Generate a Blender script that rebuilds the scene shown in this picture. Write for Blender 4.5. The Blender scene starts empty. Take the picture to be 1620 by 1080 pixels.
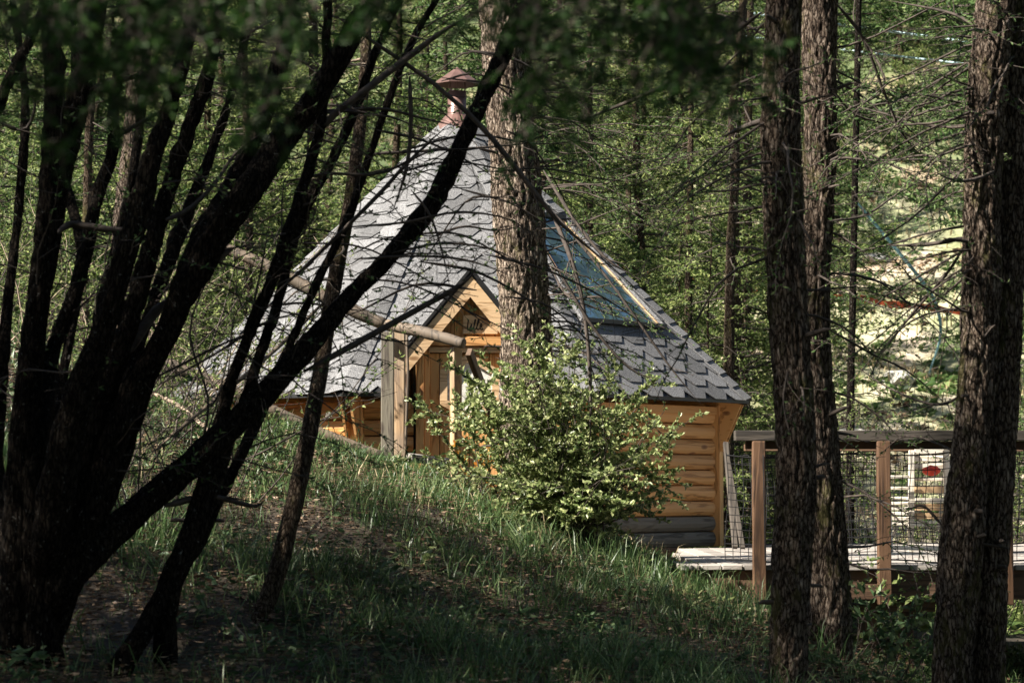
import bpy, bmesh, math, random
import numpy as np
from mathutils import Vector, Matrix, noise

R = math.radians
random.seed(7)
rs = np.random.RandomState(11)
scene = bpy.context.scene
col = scene.collection

# ------------------------------------------------------------------ camera
FPX = 3825.0                       # focal length in photo pixels (85 mm on 36 mm)
PITCH = math.atan(230.0 / FPX)
cam_d = bpy.data.cameras.new('camera')
cam_d.lens = 85.0
cam_d.sensor_width = 36.0
cam_d.clip_start = 0.1
cam_d.clip_end = 600
cam_d.dof.use_dof = True
cam_d.dof.focus_distance = 16.0
cam_d.dof.aperture_fstop = 6.3
cam = bpy.data.objects.new('camera', cam_d)
cam.rotation_euler = (R(90) + PITCH, 0, 0)
col.objects.link(cam)
scene.camera = cam

# ------------------------------------------------------------------ sky, sun, exposure
SUN = Vector((-0.66, -0.30, 0.66)).normalized()
world = bpy.data.worlds.new('World')
scene.world = world
world.use_nodes = True
wn = world.node_tree
wn.nodes.clear()
sky = wn.nodes.new('ShaderNodeTexSky')
sky.sky_type = 'NISHITA'
sky.sun_disc = False
sky.sun_elevation = math.asin(SUN.z)
sky.sun_rotation = math.atan2(SUN.x, SUN.y)
bgn = wn.nodes.new('ShaderNodeBackground')
bgn.inputs['Strength'].default_value = 0.038
wo = wn.nodes.new('ShaderNodeOutputWorld')
wn.links.new(sky.outputs[0], bgn.inputs[0])
wn.links.new(bgn.outputs[0], wo.inputs[0])
sd = bpy.data.lights.new('sun', 'SUN')
sd.energy = 5.0
sd.angle = R(0.5)
sd.color = (1.0, 0.93, 0.82)
so = bpy.data.objects.new('sun', sd)
so.rotation_euler = SUN.to_track_quat('Z', 'Y').to_euler()
col.objects.link(so)
scene.view_settings.view_transform = 'Standard'
scene.view_settings.look = 'None'
scene.view_settings.exposure = 1.65
scene.view_settings.gamma = 1.0
scene.view_settings.use_curve_mapping = False
scene.cycles.max_bounces = 6
scene.cycles.diffuse_bounces = 3
scene.cycles.glossy_bounces = 3
scene.cycles.transmission_bounces = 4
scene.cycles.transparent_max_bounces = 8

cp, sp = math.cos(PITCH), math.sin(PITCH)
def P(px, py, Y):
    """World point seen at photo pixel (px,py) at depth Y."""
    a = (px - 810.0) / FPX
    b = (540.0 - py) / FPX
    d = Vector((a, cp - b * sp, sp + b * cp))
    return d * (Y / d.y)

# ------------------------------------------------------------------ materials
def nodes(name):
    m = bpy.data.materials.new(name)
    m.use_nodes = True
    nt = m.node_tree
    b = nt.nodes['Principled BSDF']
    return m, nt, b
def N(nt, t, **kw):
    n = nt.nodes.new(t)
    for k, v in kw.items():
        if k in n.inputs: n.inputs[k].default_value = v
        else: setattr(n, k, v)
    return n
def ramp(nt, stops, fac):
    r = nt.nodes.new('ShaderNodeValToRGB')
    el = r.color_ramp.elements
    while len(el) < len(stops): el.new(0.5)
    for e, (p, c) in zip(el, stops):
        e.position = p; e.color = (*c, 1) if len(c) == 3 else c
    nt.links.new(fac, r.inputs[0])
    return r
def mapped(nt, scale, kind='Object', rnd=False):
    tc = N(nt, 'ShaderNodeTexCoord')
    mp = N(nt, 'ShaderNodeMapping')
    mp.inputs['Scale'].default_value = scale
    nt.links.new(tc.outputs[kind], mp.inputs[0])
    if rnd:
        oi = N(nt, 'ShaderNodeObjectInfo')
        mu = N(nt, 'ShaderNodeVectorMath', operation='SCALE')
        cx = N(nt, 'ShaderNodeCombineXYZ')
        for i in range(3): nt.links.new(oi.outputs['Random'], cx.inputs[i])
        mu.inputs['Scale'].default_value = 37.0
        nt.links.new(cx.outputs[0], mu.inputs[0])
        nt.links.new(mu.outputs[0], mp.inputs['Location'])
    return mp.outputs[0]
def mixc(nt, fac, a, b, mode='MIX'):
    m = N(nt, 'ShaderNodeMix', data_type='RGBA', blend_type=mode)
    for s, v in ((m.inputs[0], fac), (m.inputs[6], a), (m.inputs[7], b)):
        if hasattr(v, 'links'): nt.links.new(v, s)
        elif isinstance(v, (int, float)): s.default_value = v
        else: s.default_value = (*v, 1)
    return m.outputs[2]
def bump(nt, b, h, strength=0.5, dist=0.01):
    bn = N(nt, 'ShaderNodeBump')
    bn.inputs['Strength'].default_value = strength
    bn.inputs['Distance'].default_value = dist
    nt.links.new(h, bn.inputs['Height'])
    nt.links.new(bn.outputs[0], b.inputs['Normal'])

def mat_bark(name, dark, mid, light, moss=None, sc=1.0, lichen=0.6, lcol=(0.24, 0.23, 0.2), mossamt=0.545):
    m, nt, b = nodes(name)
    v = mapped(nt, (56 * sc, 56 * sc, 15 * sc))
    n1 = N(nt, 'ShaderNodeTexNoise', Scale=1.0, Detail=7.0, Roughness=0.72, Distortion=0.6)
    nt.links.new(v, n1.inputs['Vector'])
    wv = N(nt, 'ShaderNodeVectorMath', operation='MULTIPLY_ADD')
    wv.inputs[1].default_value = (1.8, 1.8, 1.8)
    nt.links.new(n1.outputs['Color'], wv.inputs[0]); nt.links.new(v, wv.inputs[2])
    vo = N(nt, 'ShaderNodeTexVoronoi', Scale=1.0, feature='DISTANCE_TO_EDGE')
    nt.links.new(wv.outputs[0], vo.inputs['Vector'])
    vc = N(nt, 'ShaderNodeTexVoronoi', Scale=1.0)
    nt.links.new(wv.outputs[0], vc.inputs['Vector'])
    edge = ramp(nt, [(0.0, (0, 0, 0)), (0.12, (0.7,) * 3), (0.35, (1, 1, 1))], vo.outputs['Distance']).outputs[0]
    mul = N(nt, 'ShaderNodeMath', operation='MULTIPLY')
    nt.links.new(edge, mul.inputs[0]); nt.links.new(n1.outputs['Fac'], mul.inputs[1])
    c = ramp(nt, [(0.10, dark), (0.32, mid), (0.60, light)], mul.outputs[0]).outputs[0]
    sep = N(nt, 'ShaderNodeSeparateColor'); nt.links.new(vc.outputs['Color'], sep.inputs[0])
    tint = ramp(nt, [(0.0, (0.80, 0.74, 0.70)), (1.0, (1.12, 1.10, 1.08))], sep.outputs[0]).outputs[0]
    c = mixc(nt, 1.0, c, tint, 'MULTIPLY')
    vl = mapped(nt, (5, 5, 1.6)); nl = N(nt, 'ShaderNodeTexNoise', Scale=1.0, Detail=6.0, Roughness=0.6); nt.links.new(vl, nl.inputs['Vector'])
    tl_ = ramp(nt, [(0.3, (0.6, 0.57, 0.55)), (0.7, (1.25, 1.2, 1.12))], nl.outputs['Fac']).outputs[0]
    c = mixc(nt, 1.0, c, tl_, 'MULTIPLY')
    v2 = mapped(nt, (48, 48, 40))
    n3 = N(nt, 'ShaderNodeTexNoise', Scale=1.0, Detail=5.0, Roughness=0.8); nt.links.new(v2, n3.inputs['Vector'])
    lf = ramp(nt, [(lichen, (0, 0, 0)), (lichen + 0.05, (1, 1, 1))], n3.outputs['Fac']).outputs[0]
    c = mixc(nt, lf, c, lcol)
    if moss:
        v4 = mapped(nt, (7, 7, 3.0))
        n4 = N(nt, 'ShaderNodeTexNoise', Scale=1.0, Detail=9.0, Roughness=0.8); nt.links.new(v4, n4.inputs['Vector'])
        mf = ramp(nt, [(mossamt, (0, 0, 0)), (mossamt + 0.06, (0.85,) * 3)], n4.outputs['Fac']).outputs[0]
        c = mixc(nt, mf, c, moss)
    nt.links.new(c, b.inputs['Base Color'])
    b.inputs['Roughness'].default_value = 0.9
    b.inputs['Specular IOR Level'].default_value = 0.06
    bump(nt, b, mul.outputs[0], 1.0, 0.03)
    return m

def mat_wood(name, c1, c2, knot, axis=0, rough=0.6, weather=0.0, grain=14.0):
    m, nt, b = nodes(name)
    s = [grain] * 3; s[axis] = grain * 0.09
    v = mapped(nt, s, rnd=True)
    n1 = N(nt, 'ShaderNodeTexNoise', Scale=1.0, Detail=4.0, Distortion=1.2)
    nt.links.new(v, n1.inputs['Vector'])
    wv = N(nt, 'ShaderNodeMath', operation='MULTIPLY'); wv.inputs[1].default_value = 22.0
    nt.links.new(n1.outputs['Fac'], wv.inputs[0])
    sn = N(nt, 'ShaderNodeMath', operation='SINE'); nt.links.new(wv.outputs[0], sn.inputs[0])
    c = ramp(nt, [(0.0, c1), (0.75, c2), (1.0, [x * 0.62 for x in c2])], sn.outputs[0]).outputs[0]
    s2 = [8.0] * 3; s2[axis] = 3.2
    v2 = mapped(nt, s2, rnd=True)
    vo = N(nt, 'ShaderNodeTexVoronoi', Scale=1.0); nt.links.new(v2, vo.inputs['Vector'])
    kf = ramp(nt, [(0.0, (1, 1, 1)), (0.10, (0.75, 0.75, 0.75)), (0.16, (0, 0, 0))], vo.outputs['Distance']).outputs[0]
    c = mixc(nt, kf, c, knot)
    oi = N(nt, 'ShaderNodeObjectInfo')
    br = N(nt, 'ShaderNodeMapRange'); nt.links.new(oi.outputs['Random'], br.inputs[0])
    br.inputs[3].default_value = 0.78; br.inputs[4].default_value = 1.12
    hs = N(nt, 'ShaderNodeHueSaturation'); nt.links.new(c, hs.inputs['Color']); nt.links.new(br.outputs[0], hs.inputs['Value'])
    c = hs.outputs[0]
    if weather:
        v3 = mapped(nt, (3, 3, 3), rnd=True)
        n3 = N(nt, 'ShaderNodeTexNoise', Scale=1.0, Detail=5.0); nt.links.new(v3, n3.inputs['Vector'])
        wf = ramp(nt, [(0.35, (0, 0, 0)), (0.65, (weather,) * 3)], n3.outputs['Fac']).outputs[0]
        c = mixc(nt, wf, c, [x * 0.62 for x in (sum(c2) / 3 + .01, sum(c2) / 3, sum(c2) / 3 - .01)])
    nt.links.new(c, b.inputs['Base Color'])
    b.inputs['Roughness'].default_value = rough
    bump(nt, b, sn.outputs[0], 0.25, 0.002)
    return m

def mat_leaf(name, c1, c2, c3, trans=0.45, rough=0.5, spec=0.3, soft=0.0):
    m, nt, b = nodes(name)
    g = N(nt, 'ShaderNodeNewGeometry')
    c = ramp(nt, [(0.0, c1), (0.55, c2), (1.0, c3)], g.outputs['Random Per Island']).outputs[0]
    v = mapped(nt, (0.9, 0.9, 0.9))
    n = N(nt, 'ShaderNodeTexNoise', Scale=1.0, Detail=3.0); nt.links.new(v, n.inputs['Vector'])
    mr = N(nt, 'ShaderNodeMapRange'); nt.links.new(n.outputs['Fac'], mr.inputs[0])
    mr.inputs[1].default_value = 0.3; mr.inputs[2].default_value = 0.7
    mr.inputs[3].default_value = 0.7; mr.inputs[4].default_value = 1.3
    hs = N(nt, 'ShaderNodeHueSaturation'); nt.links.new(c, hs.inputs['Color']); nt.links.new(mr.outputs[0], hs.inputs['Value'])
    c = hs.outputs[0]
    nt.links.new(c, b.inputs['Base Color'])
    b.inputs['Roughness'].default_value = rough
    b.inputs['Specular IOR Level'].default_value = spec
    tr = N(nt, 'ShaderNodeBsdfTranslucent'); nt.links.new(c, tr.inputs[0])
    mx = N(nt, 'ShaderNodeMixShader'); mx.inputs[0].default_value = trans
    nt.links.new(b.outputs[0], mx.inputs[1]); nt.links.new(tr.outputs[0], mx.inputs[2])
    nt.links.new(mx.outputs[0], nt.nodes['Material Output'].inputs[0])
    return m

def mat_plain(name, c, rough=0.6, metal=0.0, var=0.15, scale=30, bmp=0.0):
    m, nt, b = nodes(name)
    v = mapped(nt, (scale,) * 3)
    n = N(nt, 'ShaderNodeTexNoise', Scale=1.0, Detail=4.0); nt.links.new(v, n.inputs['Vector'])
    c0 = [max(0, x * (1 - 2 * var)) for x in c]; c1 = [min(1, x * (1 + 2 * var)) for x in c]
    r = ramp(nt, [(0.3, c0), (0.7, c1)], n.outputs['Fac'])
    nt.links.new(r.outputs[0], b.inputs['Base Color'])
    b.inputs['Roughness'].default_value = rough
    b.inputs['Metallic'].default_value = metal
    if bmp: bump(nt, b, n.outputs['Fac'], bmp, 0.01)
    return m

def mat_shingle(name):
    m, nt, b = nodes(name)
    v = mapped(nt, (130,) * 3, rnd=True)
    n = N(nt, 'ShaderNodeTexNoise', Scale=1.0, Detail=3.0, Roughness=0.8); nt.links.new(v, n.inputs['Vector'])
    c = ramp(nt, [(0.34, (0.03, 0.03, 0.032)), (0.52, (0.10, 0.10, 0.104)), (0.70, (0.29, 0.29, 0.29))], n.outputs['Fac']).outputs[0]
    v2 = mapped(nt, (1.6,) * 3, rnd=False)
    n2 = N(nt, 'ShaderNodeTexNoise', Scale=1.0, Detail=5.0); nt.links.new(v2, n2.inputs['Vector'])
    oi = N(nt, 'ShaderNodeObjectInfo')
    ad = N(nt, 'ShaderNodeMath', operation='MULTIPLY_ADD')
    nt.links.new(oi.outputs['Random'], ad.inputs[0]); ad.inputs[1].default_value = 0.7
    nt.links.new(n2.outputs['Fac'], ad.inputs[2])
    mr = N(nt, 'ShaderNodeMapRange'); nt.links.new(ad.outputs[0], mr.inputs[0])
    mr.inputs[1].default_value = 0.3; mr.inputs[2].default_value = 1.2
    mr.inputs[3].default_value = 0.62; mr.inputs[4].default_value = 1.6
    hs = N(nt, 'ShaderNodeHueSaturation'); nt.links.new(c, hs.inputs['Color']); nt.links.new(mr.outputs[0], hs.inputs['Value'])
    nt.links.new(hs.outputs[0], b.inputs['Base Color'])
    b.inputs['Roughness'].default_value = 0.85
    bump(nt, b, n.outputs['Fac'], 0.4, 0.002)
    return m

def mat_ground(name):
    m, nt, b = nodes(name)
    v = mapped(nt, (1.3,) * 3)
    n = N(nt, 'ShaderNodeTexNoise', Scale=1.0, Detail=8.0, Roughness=0.65); nt.links.new(v, n.inputs['Vector'])
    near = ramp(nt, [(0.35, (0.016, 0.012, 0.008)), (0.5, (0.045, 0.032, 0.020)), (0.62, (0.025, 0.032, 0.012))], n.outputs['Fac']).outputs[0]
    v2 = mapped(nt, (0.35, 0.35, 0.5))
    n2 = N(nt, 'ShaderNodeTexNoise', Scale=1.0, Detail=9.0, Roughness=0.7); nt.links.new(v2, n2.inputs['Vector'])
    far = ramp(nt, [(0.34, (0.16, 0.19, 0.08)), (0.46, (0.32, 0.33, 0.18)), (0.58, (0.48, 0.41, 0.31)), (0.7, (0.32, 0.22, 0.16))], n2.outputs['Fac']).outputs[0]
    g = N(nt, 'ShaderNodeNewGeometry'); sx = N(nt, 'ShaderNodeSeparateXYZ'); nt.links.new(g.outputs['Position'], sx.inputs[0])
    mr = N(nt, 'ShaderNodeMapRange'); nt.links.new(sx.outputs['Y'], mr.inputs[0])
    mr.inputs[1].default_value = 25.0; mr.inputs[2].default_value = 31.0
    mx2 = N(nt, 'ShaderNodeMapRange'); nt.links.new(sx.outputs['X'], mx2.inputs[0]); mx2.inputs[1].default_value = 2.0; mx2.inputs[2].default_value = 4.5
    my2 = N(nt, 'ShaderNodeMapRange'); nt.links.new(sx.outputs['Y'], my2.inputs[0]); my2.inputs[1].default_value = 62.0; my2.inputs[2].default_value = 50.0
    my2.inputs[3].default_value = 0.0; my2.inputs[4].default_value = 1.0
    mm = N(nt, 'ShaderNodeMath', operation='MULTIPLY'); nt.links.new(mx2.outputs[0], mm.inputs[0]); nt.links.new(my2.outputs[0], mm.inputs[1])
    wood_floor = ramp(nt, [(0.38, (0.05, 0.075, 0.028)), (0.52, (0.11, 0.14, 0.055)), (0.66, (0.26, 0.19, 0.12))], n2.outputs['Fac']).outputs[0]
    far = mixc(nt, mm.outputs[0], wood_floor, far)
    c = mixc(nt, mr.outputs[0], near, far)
    nt.links.new(c, b.inputs['Base Color'])
    b.inputs['Roughness'].default_value = 0.95
    bump(nt, b, n.outputs['Fac'], 0.8, 0.05)
    return m

M = {}
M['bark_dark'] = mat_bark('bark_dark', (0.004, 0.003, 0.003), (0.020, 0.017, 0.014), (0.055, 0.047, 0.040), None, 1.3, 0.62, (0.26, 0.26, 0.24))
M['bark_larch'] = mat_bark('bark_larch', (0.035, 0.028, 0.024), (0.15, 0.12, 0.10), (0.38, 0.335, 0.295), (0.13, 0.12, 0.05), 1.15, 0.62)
M['bark_sunlit'] = mat_bark('bark_larch_sunlit', (0.05, 0.04, 0.034), (0.24, 0.20, 0.17), (0.58, 0.52, 0.46), (0.14, 0.13, 0.055), 1.0, 0.62, mossamt=0.56)  # larch bark lightened to carry the sunlight on the centre trunk
M['bark_grey'] = mat_bark('bark_grey', (0.03, 0.022, 0.016), (0.10, 0.08, 0.062), (0.22, 0.185, 0.15), (0.10, 0.09, 0.035), 1.4, 0.63)
M['twig'] = mat_plain('twig', (0.055, 0.042, 0.034), 0.9, var=0.25)
M['twig_pale'] = mat_plain('twig_pale', (0.26, 0.20, 0.145), 0.85, var=0.3)
M['wood'] = mat_wood('golden_pine', (0.68, 0.36, 0.135), (0.58, 0.275, 0.085), (0.19, 0.07, 0.025), 0)
M['wood_v'] = mat_wood('golden_pine_upright', (0.68, 0.36, 0.135), (0.56, 0.27, 0.085), (0.18, 0.065, 0.02), 2)
M['wood_pale'] = mat_wood('pale_pine', (0.60, 0.41, 0.235), (0.52, 0.33, 0.17), (0.22, 0.11, 0.04), 0)
M['wood_pale_v'] = mat_wood('pale_pine_upright', (0.50, 0.34, 0.19), (0.40, 0.25, 0.13), (0.15, 0.08, 0.04), 2, weather=0.5)
M['wood_grey'] = mat_wood('grey_board_wood', (0.20, 0.175, 0.14), (0.14, 0.12, 0.095), (0.07, 0.055, 0.04), 0, 0.8)
M['wood_rail'] = mat_wood('dark_weathered_rail', (0.07, 0.058, 0.046), (0.045, 0.037, 0.03), (0.03, 0.025, 0.02), 0, 0.8)
M['wood_grey_v'] = mat_wood('shaded_grey_upright', (0.17, 0.15, 0.115), (0.12, 0.10, 0.08), (0.06, 0.045, 0.035), 2, 0.8)  # grey tone stands for the shade on the left handrail post
M['wood_log'] = mat_wood('peeled_log', (0.155, 0.115, 0.08), (0.085, 0.062, 0.043), (0.10, 0.065, 0.04), 2, 0.75, weather=0.6)
M['wood_brown'] = mat_wood('brown_stained_wood', (0.13, 0.075, 0.042), (0.09, 0.05, 0.028), (0.07, 0.035, 0.02), 0, 0.7)
M['wood_brown_v'] = mat_wood('brown_stained_upright', (0.13, 0.068, 0.034), (0.085, 0.043, 0.022), (0.08, 0.04, 0.02), 2, 0.7)
M['wood_deck'] = mat_wood('bleached_deck', (0.34, 0.31, 0.28), (0.25, 0.22, 0.19), (0.25, 0.2, 0.15), 1, 0.75)
M['wood_white'] = mat_wood('bleached_white_slat', (0.78, 0.72, 0.62), (0.68, 0.60, 0.48), (0.4, 0.3, 0.2), 0, 0.6)
M['shingle'] = mat_shingle('grey_felt_shingle')
M['black'] = mat_plain('black_trim', (0.012, 0.012, 0.013), 0.5)
M['ink'] = mat_plain('dark_lettering', (0.02, 0.012, 0.008), 0.7)
M['rope'] = mat_plain('black_net_cord', (0.012, 0.012, 0.014), 0.7)
M['brown_metal'] = mat_plain('brown_painted_metal', (0.17, 0.10, 0.085), 0.38, 0.3, 0.08, 12)
M['concrete'] = mat_plain('concrete', (0.34, 0.33, 0.31), 0.9, bmp=0.3)
M['orange'] = mat_plain('orange_netting', (0.62, 0.11, 0.04), 0.6)
M['red'] = mat_plain('red_fabric', (0.60, 0.05, 0.02), 0.7)
M['pipe'] = mat_plain('pale_blue_pipe', (0.40, 0.55, 0.58), 0.4, var=0.05)
M['hose'] = mat_plain('teal_hose', (0.16, 0.30, 0.32), 0.5, var=0.05)
M['stone'] = mat_plain('grey_stone', (0.33, 0.32, 0.29), 0.9, var=0.25, scale=8, bmp=0.6)
M['curtain'] = mat_plain('lace_curtain', (0.62, 0.60, 0.55), 0.8, var=0.2, scale=40)
M['larch_leaf'] = mat_leaf('larch_needles', (0.025, 0.06, 0.018), (0.11, 0.195, 0.06), (0.29, 0.37, 0.15), 0.52)
M['larch_leaf_yellow'] = mat_leaf('larch_needles_spring', (0.05, 0.09, 0.024), (0.18, 0.25, 0.075), (0.44, 0.48, 0.19), 0.55)
M['shade_leaf'] = mat_leaf('near_needles', (0.008, 0.028, 0.005), (0.022, 0.06, 0.012), (0.05, 0.11, 0.022), 0.4)  # needle colour darkened for the shade near the viewer
M['bush_leaf'] = mat_leaf('bush_leaves', (0.09, 0.14, 0.045), (0.26, 0.32, 0.12), (0.58, 0.60, 0.30), 0.42, 0.38, 0.5)
M['grass'] = mat_leaf('grass_blades', (0.03, 0.07, 0.02), (0.09, 0.16, 0.052), (0.24, 0.30, 0.13), 0.4, 0.4, 0.5)
M['dry_grass'] = mat_leaf('dry_grass', (0.20, 0.15, 0.08), (0.34, 0.27, 0.15), (0.5, 0.42, 0.26), 0.3)
M['litter'] = mat_leaf('leaf_litter', (0.05, 0.03, 0.018), (0.13, 0.08, 0.048), (0.30, 0.21, 0.135), 0.1)
M['herb'] = mat_leaf('herb_leaves', (0.035, 0.07, 0.028), (0.075, 0.13, 0.055), (0.17, 0.22, 0.10), 0.35)
M['yellow_leaf'] = mat_leaf('yellowing_leaves', (0.45, 0.16, 0.02), (0.6, 0.3, 0.04), (0.5, 0.42, 0.12), 0.4)
M['seed'] = mat_plain('seed_fluff', (0.7, 0.68, 0.62), 0.9)
M['ground'] = mat_ground('forest_floor')

def mat_glass():
    m, nt, b = nodes('skylight_glass')
    vg = mapped(nt, (3.2,) * 3); ng = N(nt, 'ShaderNodeTexNoise', Scale=1.0, Detail=5.0, Roughness=0.6); nt.links.new(vg, ng.inputs['Vector'])
    rg = ramp(nt, [(0.40, (0.015, 0.03, 0.018)), (0.5, (0.045, 0.07, 0.045)), (0.58, (0.06, 0.12, 0.18))], ng.outputs['Fac']); nt.links.new(rg.outputs[0], b.inputs['Base Color'])  # mottled green and blue imitate reflected trees and sky
    b.inputs['Roughness'].default_value = 0.03
    gl = N(nt, 'ShaderNodeBsdfGlossy'); gl.inputs['Roughness'].default_value = 0.02
    gl.inputs[0].default_value = (0.75, 0.85, 0.88, 1)
    v = mapped(nt, (9,) * 3)
    n = N(nt, 'ShaderNodeTexNoise', Scale=1.0, Detail=2.0); nt.links.new(v, n.inputs['Vector'])
    bn = N(nt, 'ShaderNodeBump'); bn.inputs['Strength'].default_value = 0.5; bn.inputs['Distance'].default_value = 0.02
    nt.links.new(n.outputs['Fac'], bn.inputs['Height']); nt.links.new(bn.outputs[0], gl.inputs['Normal']); nt.links.new(bn.outputs[0], b.inputs['Normal'])
    mx = N(nt, 'ShaderNodeMixShader'); mx.inputs[0].default_value = 0.16
    nt.links.new(b.outputs[0], mx.inputs[1]); nt.links.new(gl.outputs[0], mx.inputs[2])
    nt.links.new(mx.outputs[0], nt.nodes['Material Output'].inputs[0])
    return m
M['glass'] = mat_glass()

# ------------------------------------------------------------------ object helpers
def tag(o, label=None, cat=None, group=None, kind=None):
    if label: o['label'] = label
    if cat: o['category'] = cat
    if group: o['group'] = group
    if kind: o['kind'] = kind
    return o
def empty(name, loc=(0, 0, 0), rz=0.0, label=None, cat=None, group=None):
    o = bpy.data.objects.new(name, None)
    o.location = loc; o.rotation_euler = (0, 0, rz)
    o.empty_display_size = 0.1
    col.objects.link(o)
    return tag(o, label, cat, group)
def link(name, me, parent=None, mat=None, mw=None):
    if mat is not None and not me.materials: me.materials.append(mat)
    o = bpy.data.objects.new(name, me)
    col.objects.link(o)
    if parent is not None: o.parent = parent
    if mw is not None: o.matrix_local = mw
    return o
def mesh_np(name, V, F, smooth=False):
    """V (n,3); F list of (k,n) int arrays of constant size each."""
    me = bpy.data.meshes.new(name)
    V = np.asarray(V, np.float32)
    Fs = [np.asarray(f, np.int32) for f in (F if isinstance(F, list) else [F])]
    Fs = [f for f in Fs if len(f)]
    nl = sum(f.size for f in Fs); npoly = sum(len(f) for f in Fs)
    me.vertices.add(len(V)); me.vertices.foreach_set('co', V.ravel())
    me.loops.add(nl); me.polygons.add(npoly)
    me.loops.foreach_set('vertex_index', np.concatenate([f.ravel() for f in Fs]))
    tot = np.concatenate([np.full(len(f), f.shape[1], np.int32) for f in Fs])
    me.polygons.foreach_set('loop_start', np.concatenate([[0], np.cumsum(tot)[:-1]]).astype(np.int32))
    me.polygons.foreach_set('loop_total', tot)
    if smooth: me.polygons.foreach_set('use_smooth', np.ones(npoly, bool))
    me.update(calc_edges=True)
    return me
def mesh_py(name, V, F, smooth=False):
    me = bpy.data.meshes.new(name)
    me.from_pydata([tuple(v) for v in V], [], F)
    if smooth: me.polygons.foreach_set('use_smooth', np.ones(len(F), bool))
    me.update()
    return me
def box_mesh(name, sx, sy, sz, bev=0.003, org=(0.5, 0.5, 0.5)):
    bm = bmesh.new()
    bmesh.ops.create_cube(bm, size=1.0)
    for v in bm.verts:
        v.co = Vector(((v.co.x + 0.5 - org[0]) * sx, (v.co.y + 0.5 - org[1]) * sy, (v.co.z + 0.5 - org[2]) * sz))
    if bev: bmesh.ops.bevel(bm, geom=bm.edges[:], offset=bev, segments=1, affect='EDGES')
    me = bpy.data.meshes.new(name); bm.to_mesh(me); bm.free()
    return me
def beam(name, a, b, w, t, mat, parent, up=(0, 0, 1), bev=0.003):
    """Board from a to b (parent space), local X along it, width w (local Z~up), thickness t."""
    a, b = Vector(a), Vector(b)
    x = (b - a); L = x.length; x.normalize()
    u = Vector(up); y = u.cross(x)
    if y.length < 1e-4: y = Vector((0, 1, 0)).cross(x)
    y.normalize(); z = x.cross(y)
    mw = Matrix((x, y, z)).transposed().to_4x4(); mw.translation = (a + b) / 2
    return link(name, box_mesh(name, L, t, w, bev), parent, mat, mw)
def upright(name, x, y, z0, z1, wx, wy, mat, parent, rz=0.0, bev=0.004):
    me = box_mesh(name, wx, wy, z1 - z0, bev, (0.5, 0.5, 0))
    return link(name, me, parent, mat, Matrix.Translation((x, y, z0)) @ Matrix.Rotation(rz, 4, 'Z'))

def tubes(tl, n=4, cap=False):
    """tl: list of (pts(K,3), radii(K)). Returns V, quads."""
    groups = {}
    for p, r in tl: groups.setdefault(len(p), []).append((p, r))
    Vs, Fs, off = [], [], 0
    ang = np.arange(n) * 2 * np.pi / n
    for K, lst in groups.items():
        p = np.array([np.asarray(a, float) for a, _ in lst]); r = np.array([np.asarray(b, float) for _, b in lst])
        t = np.gradient(p, axis=1); t /= (np.linalg.norm(t, axis=2, keepdims=True) + 1e-9)
        mt = np.abs(t.mean(axis=1)); mt /= (np.linalg.norm(mt, axis=1, keepdims=True) + 1e-9)
        ref = np.where((mt[:, 2] > 0.8)[:, None], np.array([[1., 0, 0]]), np.array([[0, 0, 1.]]))[:, None, :]
        u = np.cross(t, ref); u /= (np.linalg.norm(u, axis=2, keepdims=True) + 1e-9)
        v = np.cross(t, u)
        ring = p[:, :, None, :] + r[:, :, None, None] * (np.cos(ang)[None, None, :, None] * u[:, :, None, :] + np.sin(ang)[None, None, :, None] * v[:, :, None, :])
        NN = len(lst)
        Vs.append(ring.reshape(-1, 3))
        idx = (np.arange(NN * K * n).reshape(NN, K, n) + off)
        a = idx[:, :-1, :]; b = np.roll(idx, -1, axis=2)[:, :-1, :]; c = np.roll(idx, -1, axis=2)[:, 1:, :]; d = idx[:, 1:, :]
        Fs.append(np.stack([a, b, c, d], -1).reshape(-1, 4))
        off += NN * K * n
    return np.concatenate(Vs), np.concatenate(Fs)
def tube_obj(name, tl, mat, parent=None, n=4, smooth=True):
    V, F = tubes(tl, n)
    return link(name, mesh_np(name, V, F, smooth), parent, mat)

def leaves_np(pos, axis, length, width, fold=0.15, droop=0.0, seed=0):
    """Leaf quads (diamonds) at pos along axis. All numpy arrays. Returns V, tris."""
    r = np.random.RandomState(seed)
    n = len(pos)
    ax = axis / (np.linalg.norm(axis, axis=1, keepdims=True) + 1e-9)
    rnd = r.normal(size=(n, 3))
    s = np.cross(ax, rnd); s /= (np.linalg.norm(s, axis=1, keepdims=True) + 1e-9)
    nn = np.cross(ax, s)
    L = np.asarray(length).reshape(-1, 1) * np.ones((n, 1)); W = np.asarray(width).reshape(-1, 1) * np.ones((n, 1))
    a = pos; b = pos + ax * L
    m = pos + ax * L * 0.45 + nn * L * fold
    V = np.stack([a, m + s * W * 0.5, b, m - s * W * 0.5], 1).reshape(-1, 3)
    i = np.arange(n)[:, None] * 4
    F = np.concatenate([i + np.array([[0, 1, 2]]), i + np.array([[0, 2, 3]])])
    return V, F

def curve_pts(ctrl, K):
    """Catmull-Rom resample of control rows (any dimension)."""
    c = np.asarray(ctrl, float)
    c = np.vstack([2 * c[0] - c[1], c, 2 * c[-1] - c[-2]])
    n = len(c) - 3
    t = np.linspace(0, n - 1e-6, K); i = t.astype(int); f = (t - i)[:, None]
    p0, p1, p2, p3 = c[i], c[i + 1], c[i + 2], c[i + 3]
    return 0.5 * ((2 * p1) + (p2 - p0) * f + (2 * p0 - 5 * p1 + 4 * p2 - p3) * f ** 2 + (3 * p1 - p0 - 3 * p2 + p3) * f ** 3)

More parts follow.
